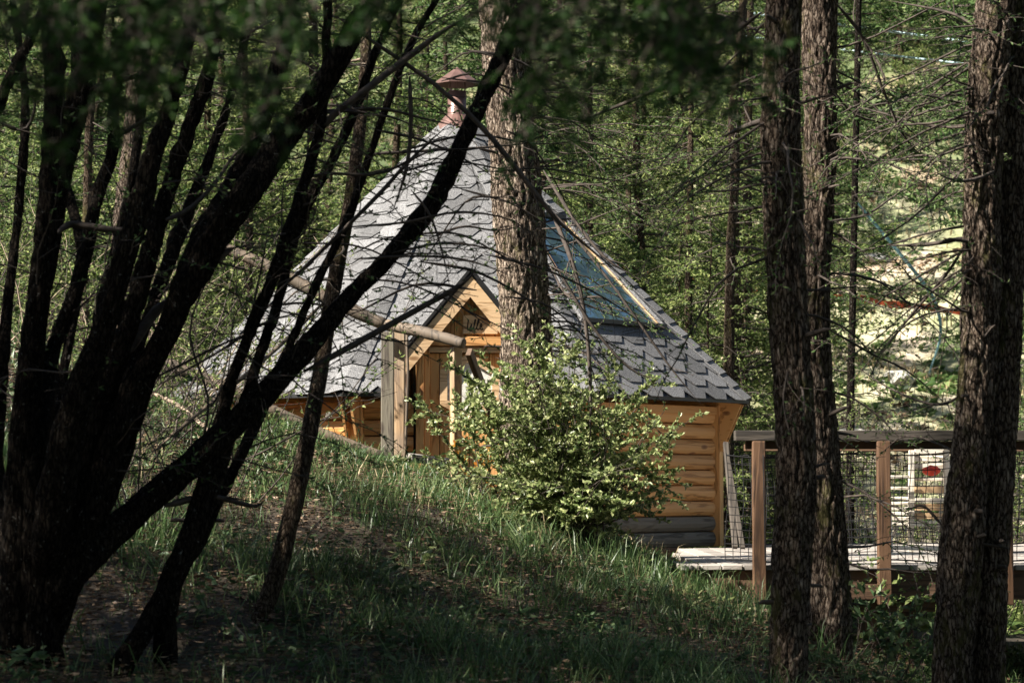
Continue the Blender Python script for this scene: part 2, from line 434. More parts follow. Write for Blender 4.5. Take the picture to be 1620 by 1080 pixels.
# ------------------------------------------------------------------ terrain
HUTC = (-0.44, 19.2); HUTZ = -0.45
def interp(x, xs, ys): return np.interp(x, xs, ys)
def ss(t):
    t = np.clip(t, 0, 1); return t * t * (3 - 2 * t)
def gz(x, y):
    x = np.asarray(x, float); y = np.asarray(y, float)
    crest = interp(x, [-12, -6, -3.5, -2.2, -0.75, 0.3, 1, 2, 4, 12], [2.3, 1.6, 1.05, 0.52, 0.11, -0.27, -0.53, -1.02, -1.4, -1.9])
    front = interp(x, [-12, -6, -2, 0, 2, 8], [0.3, -0.25, -0.74, -0.86, -1.04, -1.5])
    base = interp(y, [-10, 0, 5, 9], [-1.5, -1.5, -1.15, 0])
    z = np.where(y < 9, base + front * ss(y / 9.0), front + (crest - front) * ss((y - 8.6) / 6.6))
    # pad behind the crest, where the hut stands
    back = interp(x, [-12, -6.5, -4.4, -3.0, 3, 12], [2.2, 1.8, 0.9, -0.55, -1.15, -1.7])
    far = interp(y, [15.6, 25, 31, 38, 46, 60, 78, 110, 160], [-0.6, -1.3, -0.7, 0.9, 3.2, 8.6, 17.5, 36, 62])
    b2 = np.where(y < 19.5, back, back + (far - back) * ss((y - 19.5) / 5.5))
    z = np.where(y > 15.6, z + (b2 - z) * ss((y - 15.6) / 0.9), z)
    z = z + 0.05 * np.sin(x * 2.3 + y * 0.7) * np.cos(y * 1.9 - x) * ss((y - 6) / 4.) * (1 - ss((y - 15) / 1.0))
    z = z + 0.025 * np.sin(x * 6.1 + 1.3 * y) * np.sin(y * 5.3)
    z = z + ss((y - 30) / 10.) * (0.35 * np.sin(x * 0.55 + y * 0.3) + 0.25 * np.sin(y * 0.9 + 0.4 * x))
    return z
def gzf(x, y): return float(gz(x, y))

def build_ground():
    xs = np.concatenate([np.linspace(-90, -8, 40), np.linspace(-7.8, 7.8, 130), np.linspace(8, 90, 40)])
    ys = np.concatenate([np.linspace(-25, 5, 20), np.linspace(5.2, 24, 190), np.linspace(24.5, 60, 70), np.linspace(62, 165, 45)])
    X, Y = np.meshgrid(xs, ys)
    Z = gz(X, Y)
    V = np.stack([X, Y, Z], -1).reshape(-1, 3)
    nx = len(xs); idx = np.arange(len(V)).reshape(len(ys), nx)
    F = np.stack([idx[:-1, :-1], idx[:-1, 1:], idx[1:, 1:], idx[1:, :-1]], -1).reshape(-1, 4)
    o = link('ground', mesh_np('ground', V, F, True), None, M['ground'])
    tag(o, 'forest slope rising to the left with a pale meadow hillside far behind', kind='structure')
build_ground()

# ------------------------------------------------------------------ hut
RE = 2.37; ZE = 0.66 - HUTZ; ZA = 3.02 - HUTZ; RW = 2.10
AP = RE * math.cos(R(22.5)); SL = math.hypot(AP, ZA - ZE); HS = RE * math.sin(R(22.5))
BETA = math.atan2(ZA - ZE, AP)
hut = empty('barbecue_hut', (HUTC[0], HUTC[1], HUTZ), R(4.0),
            'eight-sided golden pine cabin with a steep grey shingle cone roof and chimney', 'hut')
def face_matrix(k):
    return Matrix.Rotation(R(45.0 * k), 4, 'Z') @ Matrix.Translation((0, -AP, ZE)) @ Matrix.Rotation(BETA, 4, 'X')
def wall_matrix(k, r=RW):
    return Matrix.Rotation(R(45.0 * k), 4, 'Z') @ Matrix.Translation((0, -r * math.cos(R(22.5)), 0))
# k: 0 front (door), 1 right flank, 7 left flank
NH, NT = 0.46, 0.445   # notch half width at the eave / at height t
tN1 = (0.98 - 0.66) / (3.02 - 0.66); tN2 = (1.52 - 0.66) / (3.02 - 0.66)
V1, V2 = tN1 * SL, tN2 * SL

def clip(poly, n, d):
    """keep points with n.p <= d"""
    out = []
    for i in range(len(poly)):
        a, b = poly[i], poly[(i + 1) % len(poly)]
        da, db = n[0] * a[0] + n[1] * a[1] - d, n[0] * b[0] + n[1] * b[1] - d
        if da <= 0: out.append(a)
        if (da < 0 < db) or (db < 0 < da):
            f = da / (da - db)
            out.append((a[0] + (b[0] - a[0]) * f, a[1] + (b[1] - a[1]) * f))
    return out
def shingle_mesh(poly, v0, e):
    def h(v): return 0.015 - 0.0115 * min(1.0, max(0, (v - v0) / (1.4 * e)))
    n = len(poly)
    V = [(x, y, h(y)) for x, y in poly] + [(x, y, h(y) - 0.005) for x, y in poly]
    F = [tuple(range(n))] + [(i + n, (i + 1) % n + n, (i + 1) % n, i) for i in range(n)] + [tuple(range(2 * n - 1, n - 1, -1))]
    return V, F
EXP, TW = 0.140, 0.262
GU, GV0, GV1 = 0.68, 0.235, 0.60     # skylight limits on face 1: share of half width, share of slope
def build_roof():
    count = 0; rest_V, rest_F = [], []
    def hexp(cx, v0, jit):
        w = TW; e = EXP
        return [(cx - .26 * w + jit, v0), (cx + .26 * w + jit, v0), (cx + .5 * w, v0 + .55 * e), (cx + .5 * w, v0 + 1.4 * e), (cx - .5 * w, v0 + 1.4 * e), (cx - .5 * w, v0 + .55 * e)]
    V, F = shingle_mesh(hexp(0, 0, 0), 0, EXP)
    proto = mesh_py('shingle', V, F)
    proto.materials.append(M['shingle'])
    for k in (0, 7, 1, 6, 2, 3, 4, 5):
        fm = face_matrix(k)
        rows = int(SL / EXP)
        for i in range(rows):
            v0 = i * EXP - 0.015
            half = HS * (1 - max(0, v0) / SL)
            nx = int(half / TW) + 2
            for j in range(-nx, nx + 1):
                cx = (j + (0.5 if i % 2 else 0.0)) * TW
                poly = hexp(cx, v0, 0)
                full = poly
                # hips (HS,0)-(0,SL)
                Ln = math.hypot(HS, SL)
                poly = clip(poly, (SL / Ln, HS / Ln), HS * SL / Ln - 0.01)
                if len(poly) >= 3: poly = clip(poly, (-SL / Ln, HS / Ln), HS * SL / Ln - 0.01)
                if len(poly) < 3: continue
                if k == 0:
                    c = sum(p[0] for p in poly) / len(poly)
                    vm = v0 + 0.5 * EXP
                    if v0 < V2 + 0.02:
                        s = -1 if c < 0 else 1
                        V2s = V2 - 0.13
                        if vm < V1: poly = clip(poly, (-s, 0), -NH)
                        elif vm < V2s:
                            dx, dv = NT, V2s - V1
                            l = math.hypot(dx, dv)
                            poly = clip(poly, (-s * dv / l, -dx / l), -(dx * V2s) / l)
                        if len(poly) < 3: continue
                if k == 1:
                    sv = (v0 + 0.6 * EXP) / SL
                    if GV0 - 0.01 < sv < GV1:
                        hw = HS * (1 - sv) * GU - 0.0
                        c = sum(p[0] for p in poly) / len(poly)
                        if abs(c) < hw + 0.02: 
                            continue
                area = abs(sum(poly[q][0] * poly[(q + 1) % len(poly)][1] - poly[(q + 1) % len(poly)][0] * poly[q][1] for q in range(len(poly)))) / 2
                if area < 4e-4: continue
                part = count < 300
                if part:
                    if poly == full:
                        link('shingle', proto, hut, None, fm @ Matrix.Translation((cx, v0, 0)) @ Matrix.Rotation(random.uniform(-.006, .006), 4, 'Z'))
                    else:
                        V, F = shingle_mesh(poly, v0, EXP)
                        link('shingle', mesh_py('shingle', V, F), hut, M['shingle'], fm)
                    count += 1
                else:
                    V, F = shingle_mesh(poly, v0, EXP)
                    o = len(rest_V)
                    rest_V += [fm @ Vector(v) for v in V]
                    rest_F += [tuple(q + o for q in f) for f in F]
    o = link('shingle_field', mesh_py('shingle_field', rest_V, rest_F), hut, M['shingle'])
    o['kind'] = 'stuff'
    # roof panels
    for k in range(8):
        fm = face_matrix(k)
        if k == 0: poly = [(-HS, 0), (-NH, 0), (-NT, V1), (0, V2), (NT, V1), (NH, 0), (HS, 0), (0, SL)]
        else: poly = [(-HS, 0), (HS, 0), (0, SL)]
        n = len(poly)
        V = [(x, y, 0.0) for x, y in poly] + [(x * 0.985, y + 0.02 * (y < .01), -0.03) for x, y in poly]
        F = [tuple(range(n))] + [(i + n, (i + 1) % n + n, (i + 1) % n, i) for i in range(n)] + [tuple(range(2 * n - 1, n - 1, -1))]
        me = mesh_py('roof_panel', V, F)
        me.materials.append(M['wood']); me.materials.append(M['black']); me.polygons[0].material_index = 1
        link('roof_panel', me, hut, None, fm)
        # black drip edge
        segs = [(-HS, -NH), (NH, HS)] if k == 0 else [(-HS, HS)]
        for a, b in segs:
            pa, pb = fm @ Vector((a, -0.008, -0.010)), fm @ Vector((b, -0.008, -0.010))
            beam('eave_trim', pa, pb, 0.030, 0.010, M['black'], hut, bev=0.002)
    # hip caps
    w, L = 0.105, EXP * 1.45
    c0 = Vector((RE * math.cos(R(-112.5)), RE * math.sin(R(-112.5)), ZE)); ap = Vector((0, 0, ZA))
    hd = (ap - c0).normalized()
    f0, f7 = face_matrix(0), face_matrix(7)
    n0 = (f0.to_3x3() @ Vector((0, 0, 1))); n7 = (f7.to_3x3() @ Vector((0, 0, 1)))
    wr = n0.cross(hd).normalized()
    if wr.x < 0: wr = -wr
    wl = n7.cross(hd).normalized()
    if wl.dot(wr) > 0: wl = -wl
    nm = (n0 + n7).normalized()
    def cap_pts(lift):
        pts = []
        for s, hgt in ((0, 0.030), (L, 0.013)):
            b = hd * s + nm * (hgt + lift)
            pts += [b + wl * w + (n7 - nm) * 0.0, b + wl * w * .35 + nm * .001, b, b + wr * w * .35 + nm * .001, b + wr * w]
        tip = [hd * -0.03 + nm * (0.031 + lift)]
        return pts
    A = cap_pts(0); B = cap_pts(-0.005)
    V = A + B; F = []
    for i in range(4):
        F.append((i, i + 1, i + 6, i + 5)); F.append((10 + i + 1, 10 + i, 10 + i + 5, 10 + i + 6))
        F.append((i + 1, i, 10 + i, 10 + i + 1)); F.append((i + 5, i + 6, 16 + i, 15 + i))
    F += [(0, 5, 15, 10), (9, 4, 14, 19)]
    cap = mesh_py('hip_cap', V, F); cap.materials.append(M['shingle'])
    Lh = (ap - c0).length
    for k in range(8):
        rm = Matrix.Rotation(R(45.0 * k), 4, 'Z')
        s = 0.0
        while s < Lh - 0.28:
            link('hip_cap', cap, hut, None, rm @ Matrix.Translation(c0 + hd * s) @ Matrix.Rotation(random.uniform(-.01, .01), 4, 'Z'))
            s += EXP
build_roof()

def build_skylight():
    fm = face_matrix(1)
    v0, v1 = GV0 * SL, GV1 * SL
    a0 = HS * (1 - GV0) * GU; a1 = HS * (1 - GV1) * GU
    def slab(poly, z0, z1, name, mat):
        n = len(poly)
        V = [(x, y, z1) for x, y in poly] + [(x, y, z0) for x, y in poly]
        F = [tuple(range(n))] + [(i + n, (i + 1) % n + n, (i + 1) % n, i) for i in range(n)] + [tuple(range(2 * n - 1, n - 1, -1))]
        return link(name, mesh_py(name, V, F), hut, mat, fm)
    slab([(-a0, v0), (a0, v0), (a1, v1), (-a1, v1)], 0.004, 0.020, 'skylight_pane', M['glass'])
    for s in (-1, 1):
        p, q = fm @ Vector((s * (a0 - .035), v0, .026)), fm @ Vector((s * (a1 - .03), v1, .026))
        beam('skylight_frame', p, q, 0.014, 0.012, M['wood_brown'] if s < 0 else M['wood_pale'], hut)
        p, q = fm @ Vector((s * (a0 + .018), v0 - .01, .022)), fm @ Vector((s * (a1 + .018), v1, .022))
        beam('skylight_flashing', p, q, 0.034, 0.03, M['shingle'], hut)
    p, q = fm @ Vector((-a0 - .03, v0 - .012, .03)), fm @ Vector((a0 + .03, v0 - .012, .03))
    beam('skylight_sill', p, q, 0.035, 0.035, M['black'], hut)
    p, q = fm @ Vector((-a1 - .03, v1 + .01, .03)), fm @ Vector((a1 + .03, v1 + .01, .03))
    beam('skylight_head', p, q, 0.035, 0.035, M['black'], hut)
build_skylight()

def log_profile_mesh(L, hgt):
    prof = [(0.0, 0.0), (-0.024, 0.006), (-0.040, 0.03), (-0.045, hgt * .5), (-0.040, hgt - 0.03), (-0.024, hgt - 0.006), (0.0, hgt), (0.03, hgt), (0.03, 0)]
    n = len(prof)
    V = [(-L / 2, y, z) for y, z in prof] + [(L / 2, y, z) for y, z in prof]
    F = [(i, (i + 1) % n, (i + 1) % n + n, i + n) for i in range(n)] + [tuple(range(n - 1, -1, -1)), tuple(range(n, 2 * n))]
    return mesh_py('log_board', V, F)
WH = 1.045
def build_walls():
    nb = 9; hgt = WH / nb
    Lf = 2 * RW * math.sin(R(22.5))
    me = log_profile_mesh(Lf - 0.10, hgt - 0.003)
    meg = me.copy(); me.materials.append(M['wood']); meg.materials.append(M['wood_grey'])
    side = log_profile_mesh((Lf - 0.10 - 0.80) / 2, hgt - 0.003); side.materials.append(M['wood'])
    Ls = (Lf - 0.10 - 0.80) / 2
    for k in range(8):
        wm = wall_matrix(k)
        for i in range(nb):
            if k == 0:
                for s in (-1, 1):
                    link('log_board', side, hut, None, wm @ Matrix.Translation((s * (0.40 + Ls / 2), 0, i * hgt)))
            else:
                g = k == 1 and i < 2  # the two lowest boards of the right flank are grey
                o = link('log_board', meg if g else me, hut, None, wm @ Matrix.Translation((random.uniform(-.002, .002), 0, i * hgt)))
                if g: o['label'] = 'grey bottom log board'
        # head board under the eave, fitted between corner posts
        segs = [(-(Lf - .1) / 2, -0.42), (0.42, (Lf - .1) / 2)] if k == 0 else [(-(Lf - .1) / 2, (Lf - .1) / 2)]
        for a, b in segs:
            beam('head_board', wm @ Vector((a, -0.05, WH - 0.015)), wm @ Vector((b, -0.05, WH - 0.015)), 0.06, 0.022, M['wood'], hut)
        # inner face of the wall so nothing shows through
        if k: beam('wall_lining', wm @ Vector((-Lf / 2, 0.045, WH / 2)), wm @ Vector((Lf / 2, 0.045, WH / 2)), WH, 0.02, M['wood'], hut, bev=0)
    for k in range(8):
        a = R(-112.5 + 45 * k)
        x, y = RW * math.cos(a), RW * math.sin(a)
        ex, ey = math.cos(a), math.sin(a)
        rz = a + R(90)
        upright('corner_post', x + 0.012 * ex, y + 0.012 * ey, 0.0, WH + 0.03, 0.115, 0.085, M['wood_v'], hut, rz)
        # flared bracket from post to eave corner: two cheeks
        for s in (-1, 1):
            tx, ty = -ey * s * 0.036, ex * s * 0.036
            r0, r1 = 0.030, (RE - RW) - 0.05
            V = []
            for th in (-0.009, 0.009):
                ox, oy = tx - ey * th, ty + ex * th
                for rr, zz in ((r0, 0.72), (r0 + .035, 0.72), (r1, WH + 0.03), (r0, WH + 0.085)):
                    V.append((x + ox + ex * rr, y + oy + ey * rr, zz))
            F = [(0, 1, 2, 3), (7, 6, 5, 4), (0, 4, 5, 1), (1, 5, 6, 2), (2, 6, 7, 3), (3, 7, 4, 0)]
            link('eave_bracket', mesh_py('eave_bracket', V, F), hut, M['wood'])
build_walls()

def build_door():
    wm = wall_matrix(0)
    def W(x, y, z): return wm @ Vector((x, y, z))
    # coordinates: x right, y out is negative, z up from hut floor
    zt = 1.45                       # lintel
    for s in (-1, 1):
        beam('door_post', W(s * 0.355, -0.055, 0), W(s * 0.355, -0.055, zt), 0.055, 0.07, M['wood_pale_v'] if 0 else M['wood'], hut, up=(1, 0, 0))
        beam('door_jamb', W(s * 0.305, -0.035, 0), W(s * 0.305, -0.035, zt), 0.040, 0.05, M['wood'], hut, up=(1, 0, 0))
        # black sheet standing in for the shade between door post and roof
        beam('dormer_shade_sheet', W(s * 0.392, 0.02, 0.95), W(s * 0.392, 0.75, 0.95), 0.5, 0.012, M['black'], hut, bev=0)
    beam('dormer_dark_backing', W(-0.40, 0.03, 0.72), W(0.40, 0.03, 0.72), 1.40, 0.02, M['black'], hut, bev=0)  # black sheet put in for the dark interior behind the door
    beam('lintel', W(-0.385, -0.06, zt + 0.035), W(0.385, -0.06, zt + 0.035), 0.065, 0.045, M['wood'], hut)
    beam('lintel', W(-0.30, -0.045, zt - 0.025), W(0.30, -0.045, zt - 0.025), 0.04, 0.03, M['wood_pale'], hut)
    door = empty('door'); door.parent = hut; door.matrix_local = wm
    n = 8; w = 0.57 / n
    for i in range(n):
        x = -0.285 + w * (i + 0.5)
        beam('plank', (x, -0.01, 0.02), (x, -0.01, zt - 0.05), w - 0.004, 0.022, M['wood'], door, up=(1, 0, 0))
    zc = 1.165; Ro, Ri = 0.245, 0.185
    hexv = lambda r: [(r * math.sin(R(60 * q)), zc + r * math.cos(R(60 * q))) for q in range(6)]
    zc = 1.16
    ho, hi = hexv(Ro), hexv(Ri)
    for q in range(6):
        a, b, c, d = ho[q], ho[(q + 1) % 6], hi[(q + 1) % 6], hi[q]
        V = [(p[0], -0.050, p[1]) for p in (a, b, c, d)] + [(p[0], -0.022, p[1]) for p in (a, b, c, d)]
        F = [(0, 1, 2, 3), (7, 6, 5, 4), (0, 4, 5, 1), (1, 5, 6, 2), (2, 6, 7, 3), (3, 7, 4, 0)]
        link('window_frame', mesh_py('window_frame', V, F), door, M['wood_pale'])
    V = [(p[0], -0.030, p[1]) for p in hi] + [(p[0], -0.0215, p[1]) for p in hi]
    F = [(5, 4, 3, 2, 1, 0), (6, 7, 8, 9, 10, 11)] + [(i, (i + 1) % 6, (i + 1) % 6 + 6, i + 6) for i in range(6)]
    link('window_pane', mesh_py('window_pane', V, F), door, M['curtain'])
    beam('handle', (-0.245, -0.05, 0.86), (-0.245, -0.05, 0.98), 0.02, 0.02, M['black'], door, up=(1, 0, 0))
    # gable triangle
    zb, zp = zt + 0.07, 1.50 - HUTZ
    slope = (1.52 - 0.98) / 0.445
    zg = 1.97 - 0.05
    n = 11; w = 0.80 / n
    for i in range(n):
        x = -0.40 + w * (i + 0.5)
        for_x = min(abs(x - w / 2), abs(x + w / 2)) if x * (x + w) > 0 else 0.0
        top = zg - 0.03 - slope * (abs(x))
        z0 = zb
        if top - z0 < 0.03: continue
        beam('gable_plank', W(x, -0.02, z0), W(x, -0.02, top), w - 0.004, 0.022, M['wood'], hut, up=(1, 0, 0), bev=0.002)
    # sign
    sg = empty('name_board'); sg.parent = hut; sg.matrix_local = wm @ Matrix.Translation((0.075, -0.052, zb + 0.085))
    link('board', box_mesh('board', 0.25, 0.022, 0.135), sg, M['wood_pale'])
    strokes = [[(-.085, .035), (-.090, .0), (-.092, -.03), (-.086, -.040), (-.078, -.033)],
               [(-.078, -.033), (-.066, -.005), (-.062, .006), (-.066, -.02), (-.066, -.036), (-.058, -.036), (-.050, -.026)],
               [(-.050, -.026), (-.036, .020), (-.033, .036), (-.039, .034), (-.045, .0), (-.046, -.03), (-.039, -.037), (-.030, -.028)],
               [(-.030, -.028), (-.012, .022), (-.010, .038), (-.016, .034), (-.023, .0), (-.024, -.030), (-.016, -.037), (-.006, -.026)],
               [(-.006, -.022), (.008, -.012), (.012, .0), (.004, .004), (-.002, -.010), (-.002, -.028), (.008, -.037), (.020, -.030)],
               [(-.060, .020), (-.059, .023)]]
    tl = []
    for st in strokes:
        c = curve_pts([(a, -0.012, b) for a, b in st], 14)
        tl.append((c, np.full(14, 0.0042)))
    tube_obj('lettering', tl, M['ink'], sg, 5)
    # dormer roof: two slopes running back to the main roof
    ridge_f = Vector((0, -0.12, 1.985)); yb = 0.95
    for s in (-1, 1):
        ex, ez = 0.475, 1.985 - slope * 0.475
        A = Vector((0, -0.12, 1.985)); B = Vector((s * ex, -0.12, ez)); C = Vector((s * ex, 0.22, ez)); D = Vector((0, yb - 0.10, 1.985))
        nrm = Vector((s * slope, 0, 1)).normalized() * 0.022
        V = [wm @ p for p in (A, B, C, D)] + [wm @ (p - nrm) for p in (A, B, C, D)]
        F = [(0, 1, 2, 3), (7, 6, 5, 4), (0, 4, 5, 1), (1, 5, 6, 2), (2, 6, 7, 3), (3, 7, 4, 0)]
        link('dormer_roof_panel', mesh_py('dormer_roof_panel', V, F), hut, M['black'])
        # shingles on dormer: strips
        d = (B - A); Ld = d.length; d.normalize()
        rows = int(Ld / 0.115)
        for i in range(rows):
            f0, f1 = 1 - i * 0.115 / Ld, max(0, 1 - (i + 1.3) * 0.115 / Ld)
            for j in range(5):
                y0 = -0.125 + j * 0.2 + (0.1 if i % 2 else 0) - .1; y1 = y0 + 0.197
                y0 = max(y0, -0.125)
                # clip against the valley
                ylim = 0.22 + (yb - 0.32) * (1 - f0)
                if y1 > ylim: y1 = ylim
                if y1 - y0 < 0.04: continue
                V = []
                up = Vector((s * slope, 0, 1)).normalized()
                for off in (0.0, -0.005):
                    for f, y, hh in ((f0, y0 + .03, .013), (f0, y1 - .03, .013), ((f0 * .6 + f1 * .4), y1, .009), (f1, y1, .003), (f1, y0, .003), ((f0 * .6 + f1 * .4), y0, .009)):
                        q = A + (B - A) * f; q.y = y
                        V.append(wm @ (q + up * (hh + off)))
                F = [tuple(range(6)), tuple(range(11, 5, -1))] + [(q, (q + 1) % 6, (q + 1) % 6 + 6, q + 6) for q in range(6)]
                link('dormer_shingle', mesh_py('dormer_shingle', V, F), hut, M['shingle'])
        # barge board
        A2 = Vector((0, -0.11, 1.955)); B2 = Vector((s * 0.50, -0.11, 1.955 - slope * 0.50))
        dn = Vector((-s * slope, 0, -1)).normalized()
        wd = 0.10
        V = []
        for y in (-0.125, -0.10):
            a = A2.copy(); a.y = y; b = B2.copy(); b.y = y
            dz = Vector((0, 0, -wd * math.hypot(1, slope)))
            V += [wm @ a, wm @ b, wm @ (b + Vector((0, 0, -wd * 1.2))), wm @ (b + dz + Vector((-s * .02, 0, slope * .02))), wm @ (a + dz)]
        n = 5
        F = [tuple(range(n)), tuple(range(2 * n - 1, n - 1, -1))] + [(q, (q + 1) % n, (q + 1) % n + n, q + n) for q in range(n)]
        link('barge_board', mesh_py('barge_board', V, F), hut, M['wood_pale'])
        a, b = A + Vector((0, -0.012, 0.012)), B + Vector((s * .02, -0.012, 0.012 - slope * .02))
        beam('barge_trim', wm @ a, wm @ b, 0.024, 0.016, M['black'], hut, bev=0.002)
build_door()

def lathe(prof, n, name, mat, parent, smooth=False, rot=0):
    V, F = [], []
    for r, z in prof:
        for i in range(n):
            a = 2 * math.pi * i / n + rot
            V.append((r * math.cos(a), r * math.sin(a), z))
    for k in range(len(prof) - 1):
        for i in range(n):
            F.append((k * n + i, k * n + (i + 1) % n, (k + 1) * n + (i + 1) % n, (k + 1) * n + i))
    return link(name, mesh_py(name, V, F, smooth), parent, mat)
ZA_ = ZA
lathe([(0.215, ZA_ - 0.235), (0.22, ZA_ - 0.215), (0.13, ZA_ - 0.10), (0.095, ZA_ - 0.06), (0.0, ZA_ - 0.06)], 16, 'chimney_collar', M['brown_metal'], hut)
lathe([(0.075, ZA_ - 0.12), (0.075, ZA_ + 0.135), (0.06, ZA_ + 0.135), (0.06, ZA_ - 0.1)], 20, 'chimney_pipe', M['brown_metal'], hut, True)
for q in range(3):
    a = R(120 * q + 20)
    upright('cap_strut', 0.068 * math.cos(a), 0.068 * math.sin(a), ZA_ + 0.10, ZA_ + 0.215, 0.012, 0.004, M['brown_metal'], hut, a, 0.0)
lathe([(0.0, ZA_ + 0.335), (0.185, ZA_ + 0.205), (0.185, ZA_ + 0.190), (0.17, ZA_ + 0.192), (0.0, ZA_ + 0.31)], 8, 'chimney_cap', M['brown_metal'], hut, False, R(22.5))
link('floor_slab', box_mesh('floor_slab', 3.2, 3.2, 0.10, 0.01, (0.5, 0.5, 1)), hut, M['wood_brown'])

# ------------------------------------------------------------------ deck and its railing
DZ = -0.44
deck = empty('deck', (1.0, 13.75, DZ), 0, 'raised timber deck with bleached boards and a dark fascia right of the cabin', 'deck')
def build_deck():
    x = 0.95; w = 0.118
    bm = {}
    while x < 5.0:
        yend = 18.9
        if x < 1.72: yend = 16.92 + max(0, (x - 0.55)) * 0.93 - 0.05
        yend = min(yend, x * 15.2)
        yend += random.uniform(-.01, .01)
        y0 = 13.70 + random.uniform(-.012, .012)
        beam('deck_board', (x + w / 2 - 1.0, y0 - 13.75, -0.014 + random.uniform(-.002, .002)), (x + w / 2 - 1.0, yend - 13.75, -0.014), 0.028, w - 0.007, M['wood_deck'], deck)
        x += w
    beam('fascia_beam', (-0.04, 0.0, -0.112), (4.0, 0.0, -0.112), 0.165, 0.045, M['wood_brown'], deck)
    beam('end_beam', (-0.02, 0.05, -0.112), (0.16, 2.9, -0.112), 0.165, 0.045, M['wood_brown'], deck)
    for yy in (1.7, 3.4): beam('joist_beam', (0.22, yy, -0.112), (4.0, yy, -0.112), 0.16, 0.06, M['wood_brown'], deck)
    # trestle under the front edge
    p = P(1395, 945, 13.9)
    xb = p.x - 1.0
    beam('trestle_beam', (xb - 0.16, 0.16, -0.235), (xb + 0.30, 0.16, -0.235), 0.07, 0.10, M['wood_brown'], deck)
    for dx, w_ in ((-0.085, 0.10), (0.13, 0.09)):
        zz = gzf(xb + dx + 1.0, 13.9) - DZ - 0.1
        upright('trestle_leg', xb + dx, 0.16, zz, -0.272, w_, 0.09, M['wood_brown_v'], deck)
    for dx in (0.5, 3.2):
        zz = gzf(1.0 + dx, 15.4) - DZ - 0.1
        upright('support_post', dx, 1.7, zz, -0.193, 0.10, 0.10, M['wood_brown_v'], deck)
build_deck()

def net_obj(parent, x0, x1, z0, z1, y, step=0.0435, seed=3):
    r = random.Random(seed); tl = []
    nx, nz = int((x1 - x0) / step), int((z1 - z0) / step)
    def wob(u, v):
        sag = 0.018 * math.sin(u * 2.6 + seed) * (v - z0) / (z1 - z0) + 0.012 * math.sin(u * 7 + v * 3)
        return u + 0.010 * math.sin(v * 9 + u * 4 + seed), y + 0.012 * math.sin(u * 5 + v * 6), v + sag
    for i in range(nx + 1):
        u = x0 + i * step + r.uniform(-.003, .003)
        tl.append(([wob(u, z0 + (z1 - z0) * k / 11) for k in range(12)], [0.0022] * 12))
    for j in range(nz + 1):
        v = z0 + j * step + r.uniform(-.003, .003)
        tl.append(([wob(x0 + (x1 - x0) * k / 39, v) for k in range(40)], [0.0022 if j not in (0, nz) else 0.0045] * 40))
    o = tube_obj('safety_net', tl, M['rope'], parent, 4)
    return o
rail = empty('deck_railing', (1.0, 13.72, DZ), 0, 'brown timber railing with black cord netting along the front edge of the deck', 'railing')
def build_rail():
    zt = 0.76
    X = lambda px: (px - 810) / FPX * 13.72 - 1.0
    beam('top_rail', (X(1162), 0, zt - 0.03), (3.6, 0, zt - 0.03), 0.058, 0.12, M['wood_rail'], rail)
    beam('under_rail', (X(1180), 0.045, zt - 0.083), (3.6, 0.045, zt - 0.083), 0.045, 0.035, M['wood_brown'], rail)
    for i, px in enumerate((1198, 1394, 1585)):
        upright('post', X(px), -0.062, -0.22, zt - 0.062, 0.072, 0.072, M['wood_brown_v'], rail)
    net_obj(rail, X(1150), 2.6, 0.02, zt - 0.115, 0.03)
    beam('net_rope_bead', (X(1206), -0.105, 0.03), (X(1204), -0.105, 0.62), 0.006, 0.006, M['rope'], rail, bev=0)
build_rail()
rail2 = empty('back_railing', (1.0, 17.9, DZ), 0, 'far railing of brown timber and cord netting along the back edge of the deck', 'railing')
def build_rail2():
    zt = 0.76
    beam('top_rail', (0.72, 0, zt - 0.03), (3.9, 0, zt - 0.03), 0.05, 0.12, M['wood_brown'], rail2)
    for x in (1.02, 2.35, 3.8):
        upright('post', x, 0.0, 0.0, zt - 0.057, 0.075, 0.075, M['wood_brown_v'], rail2)
    net_obj(rail2, 0.72, 3.8, 0.02, zt - 0.08, 0.05, 0.06, 9)
build_rail2()

# slatted lounge chair behind the net
chair = empty('slatted_chair', (0, 0, 0), 0, 'tall bleached wooden slatted chair standing on the deck behind the netting', 'chair')
def build_chair():
    Y0 = 16.3
    def B(name, x0, y0, x1, y1, w, t=0.02, Y=Y0, Y2=None, mat='wood_white', up=(0, 0, 1)):
        return beam(name, P(x0, y0, Y), P(x1, y1, Y2 or Y), w / FPX * Y0, t, M[mat], chair, up)
    for x0, x1, y0, Y in ((1442, 1441, 712, 16.32), (1497, 1498, 708, 16.32)):
        B('upright', x0, y0, x1, 876, 9, 0.03, Y, Y - .02, up=(1, 0, 0))
    for y in (713, 725, 737): B('back_slat', 1447, y, 1493, y, 9, 0.018, 16.34)
    B('back_slat', 1447, 758, 1493, 758, 5, 0.018, 16.34)
    for y, w, m in ((774, 11, 'wood_pale'), (791, 7, 'wood_white'), (802, 11, 'wood_pale'), (816, 9, 'wood_pale')):
        B('back_slat', 1447, y, 1493, y, w, 0.02, 16.30, None, m)
    B('seat_rail', 1437, 828, 1500, 828, 8, 0.03, 16.2)
    B('front_leg', 1406, 790, 1409, 876, 7, 0.03, 16.1, 16.0, up=(1, 0, 0))
    for i, y in enumerate((754, 772, 788, 796, 804, 812, 820, 828)):
        B('side_slat', 1404, y, 1438, y, 5, 0.018, 16.24, None, 'wood_white')
    B('stretcher', 1412, 866, 1497, 868, 6, 0.03, 16.1)
    B('stretcher', 1410, 876, 1500, 876, 5, 0.05, 15.9)
build_chair()
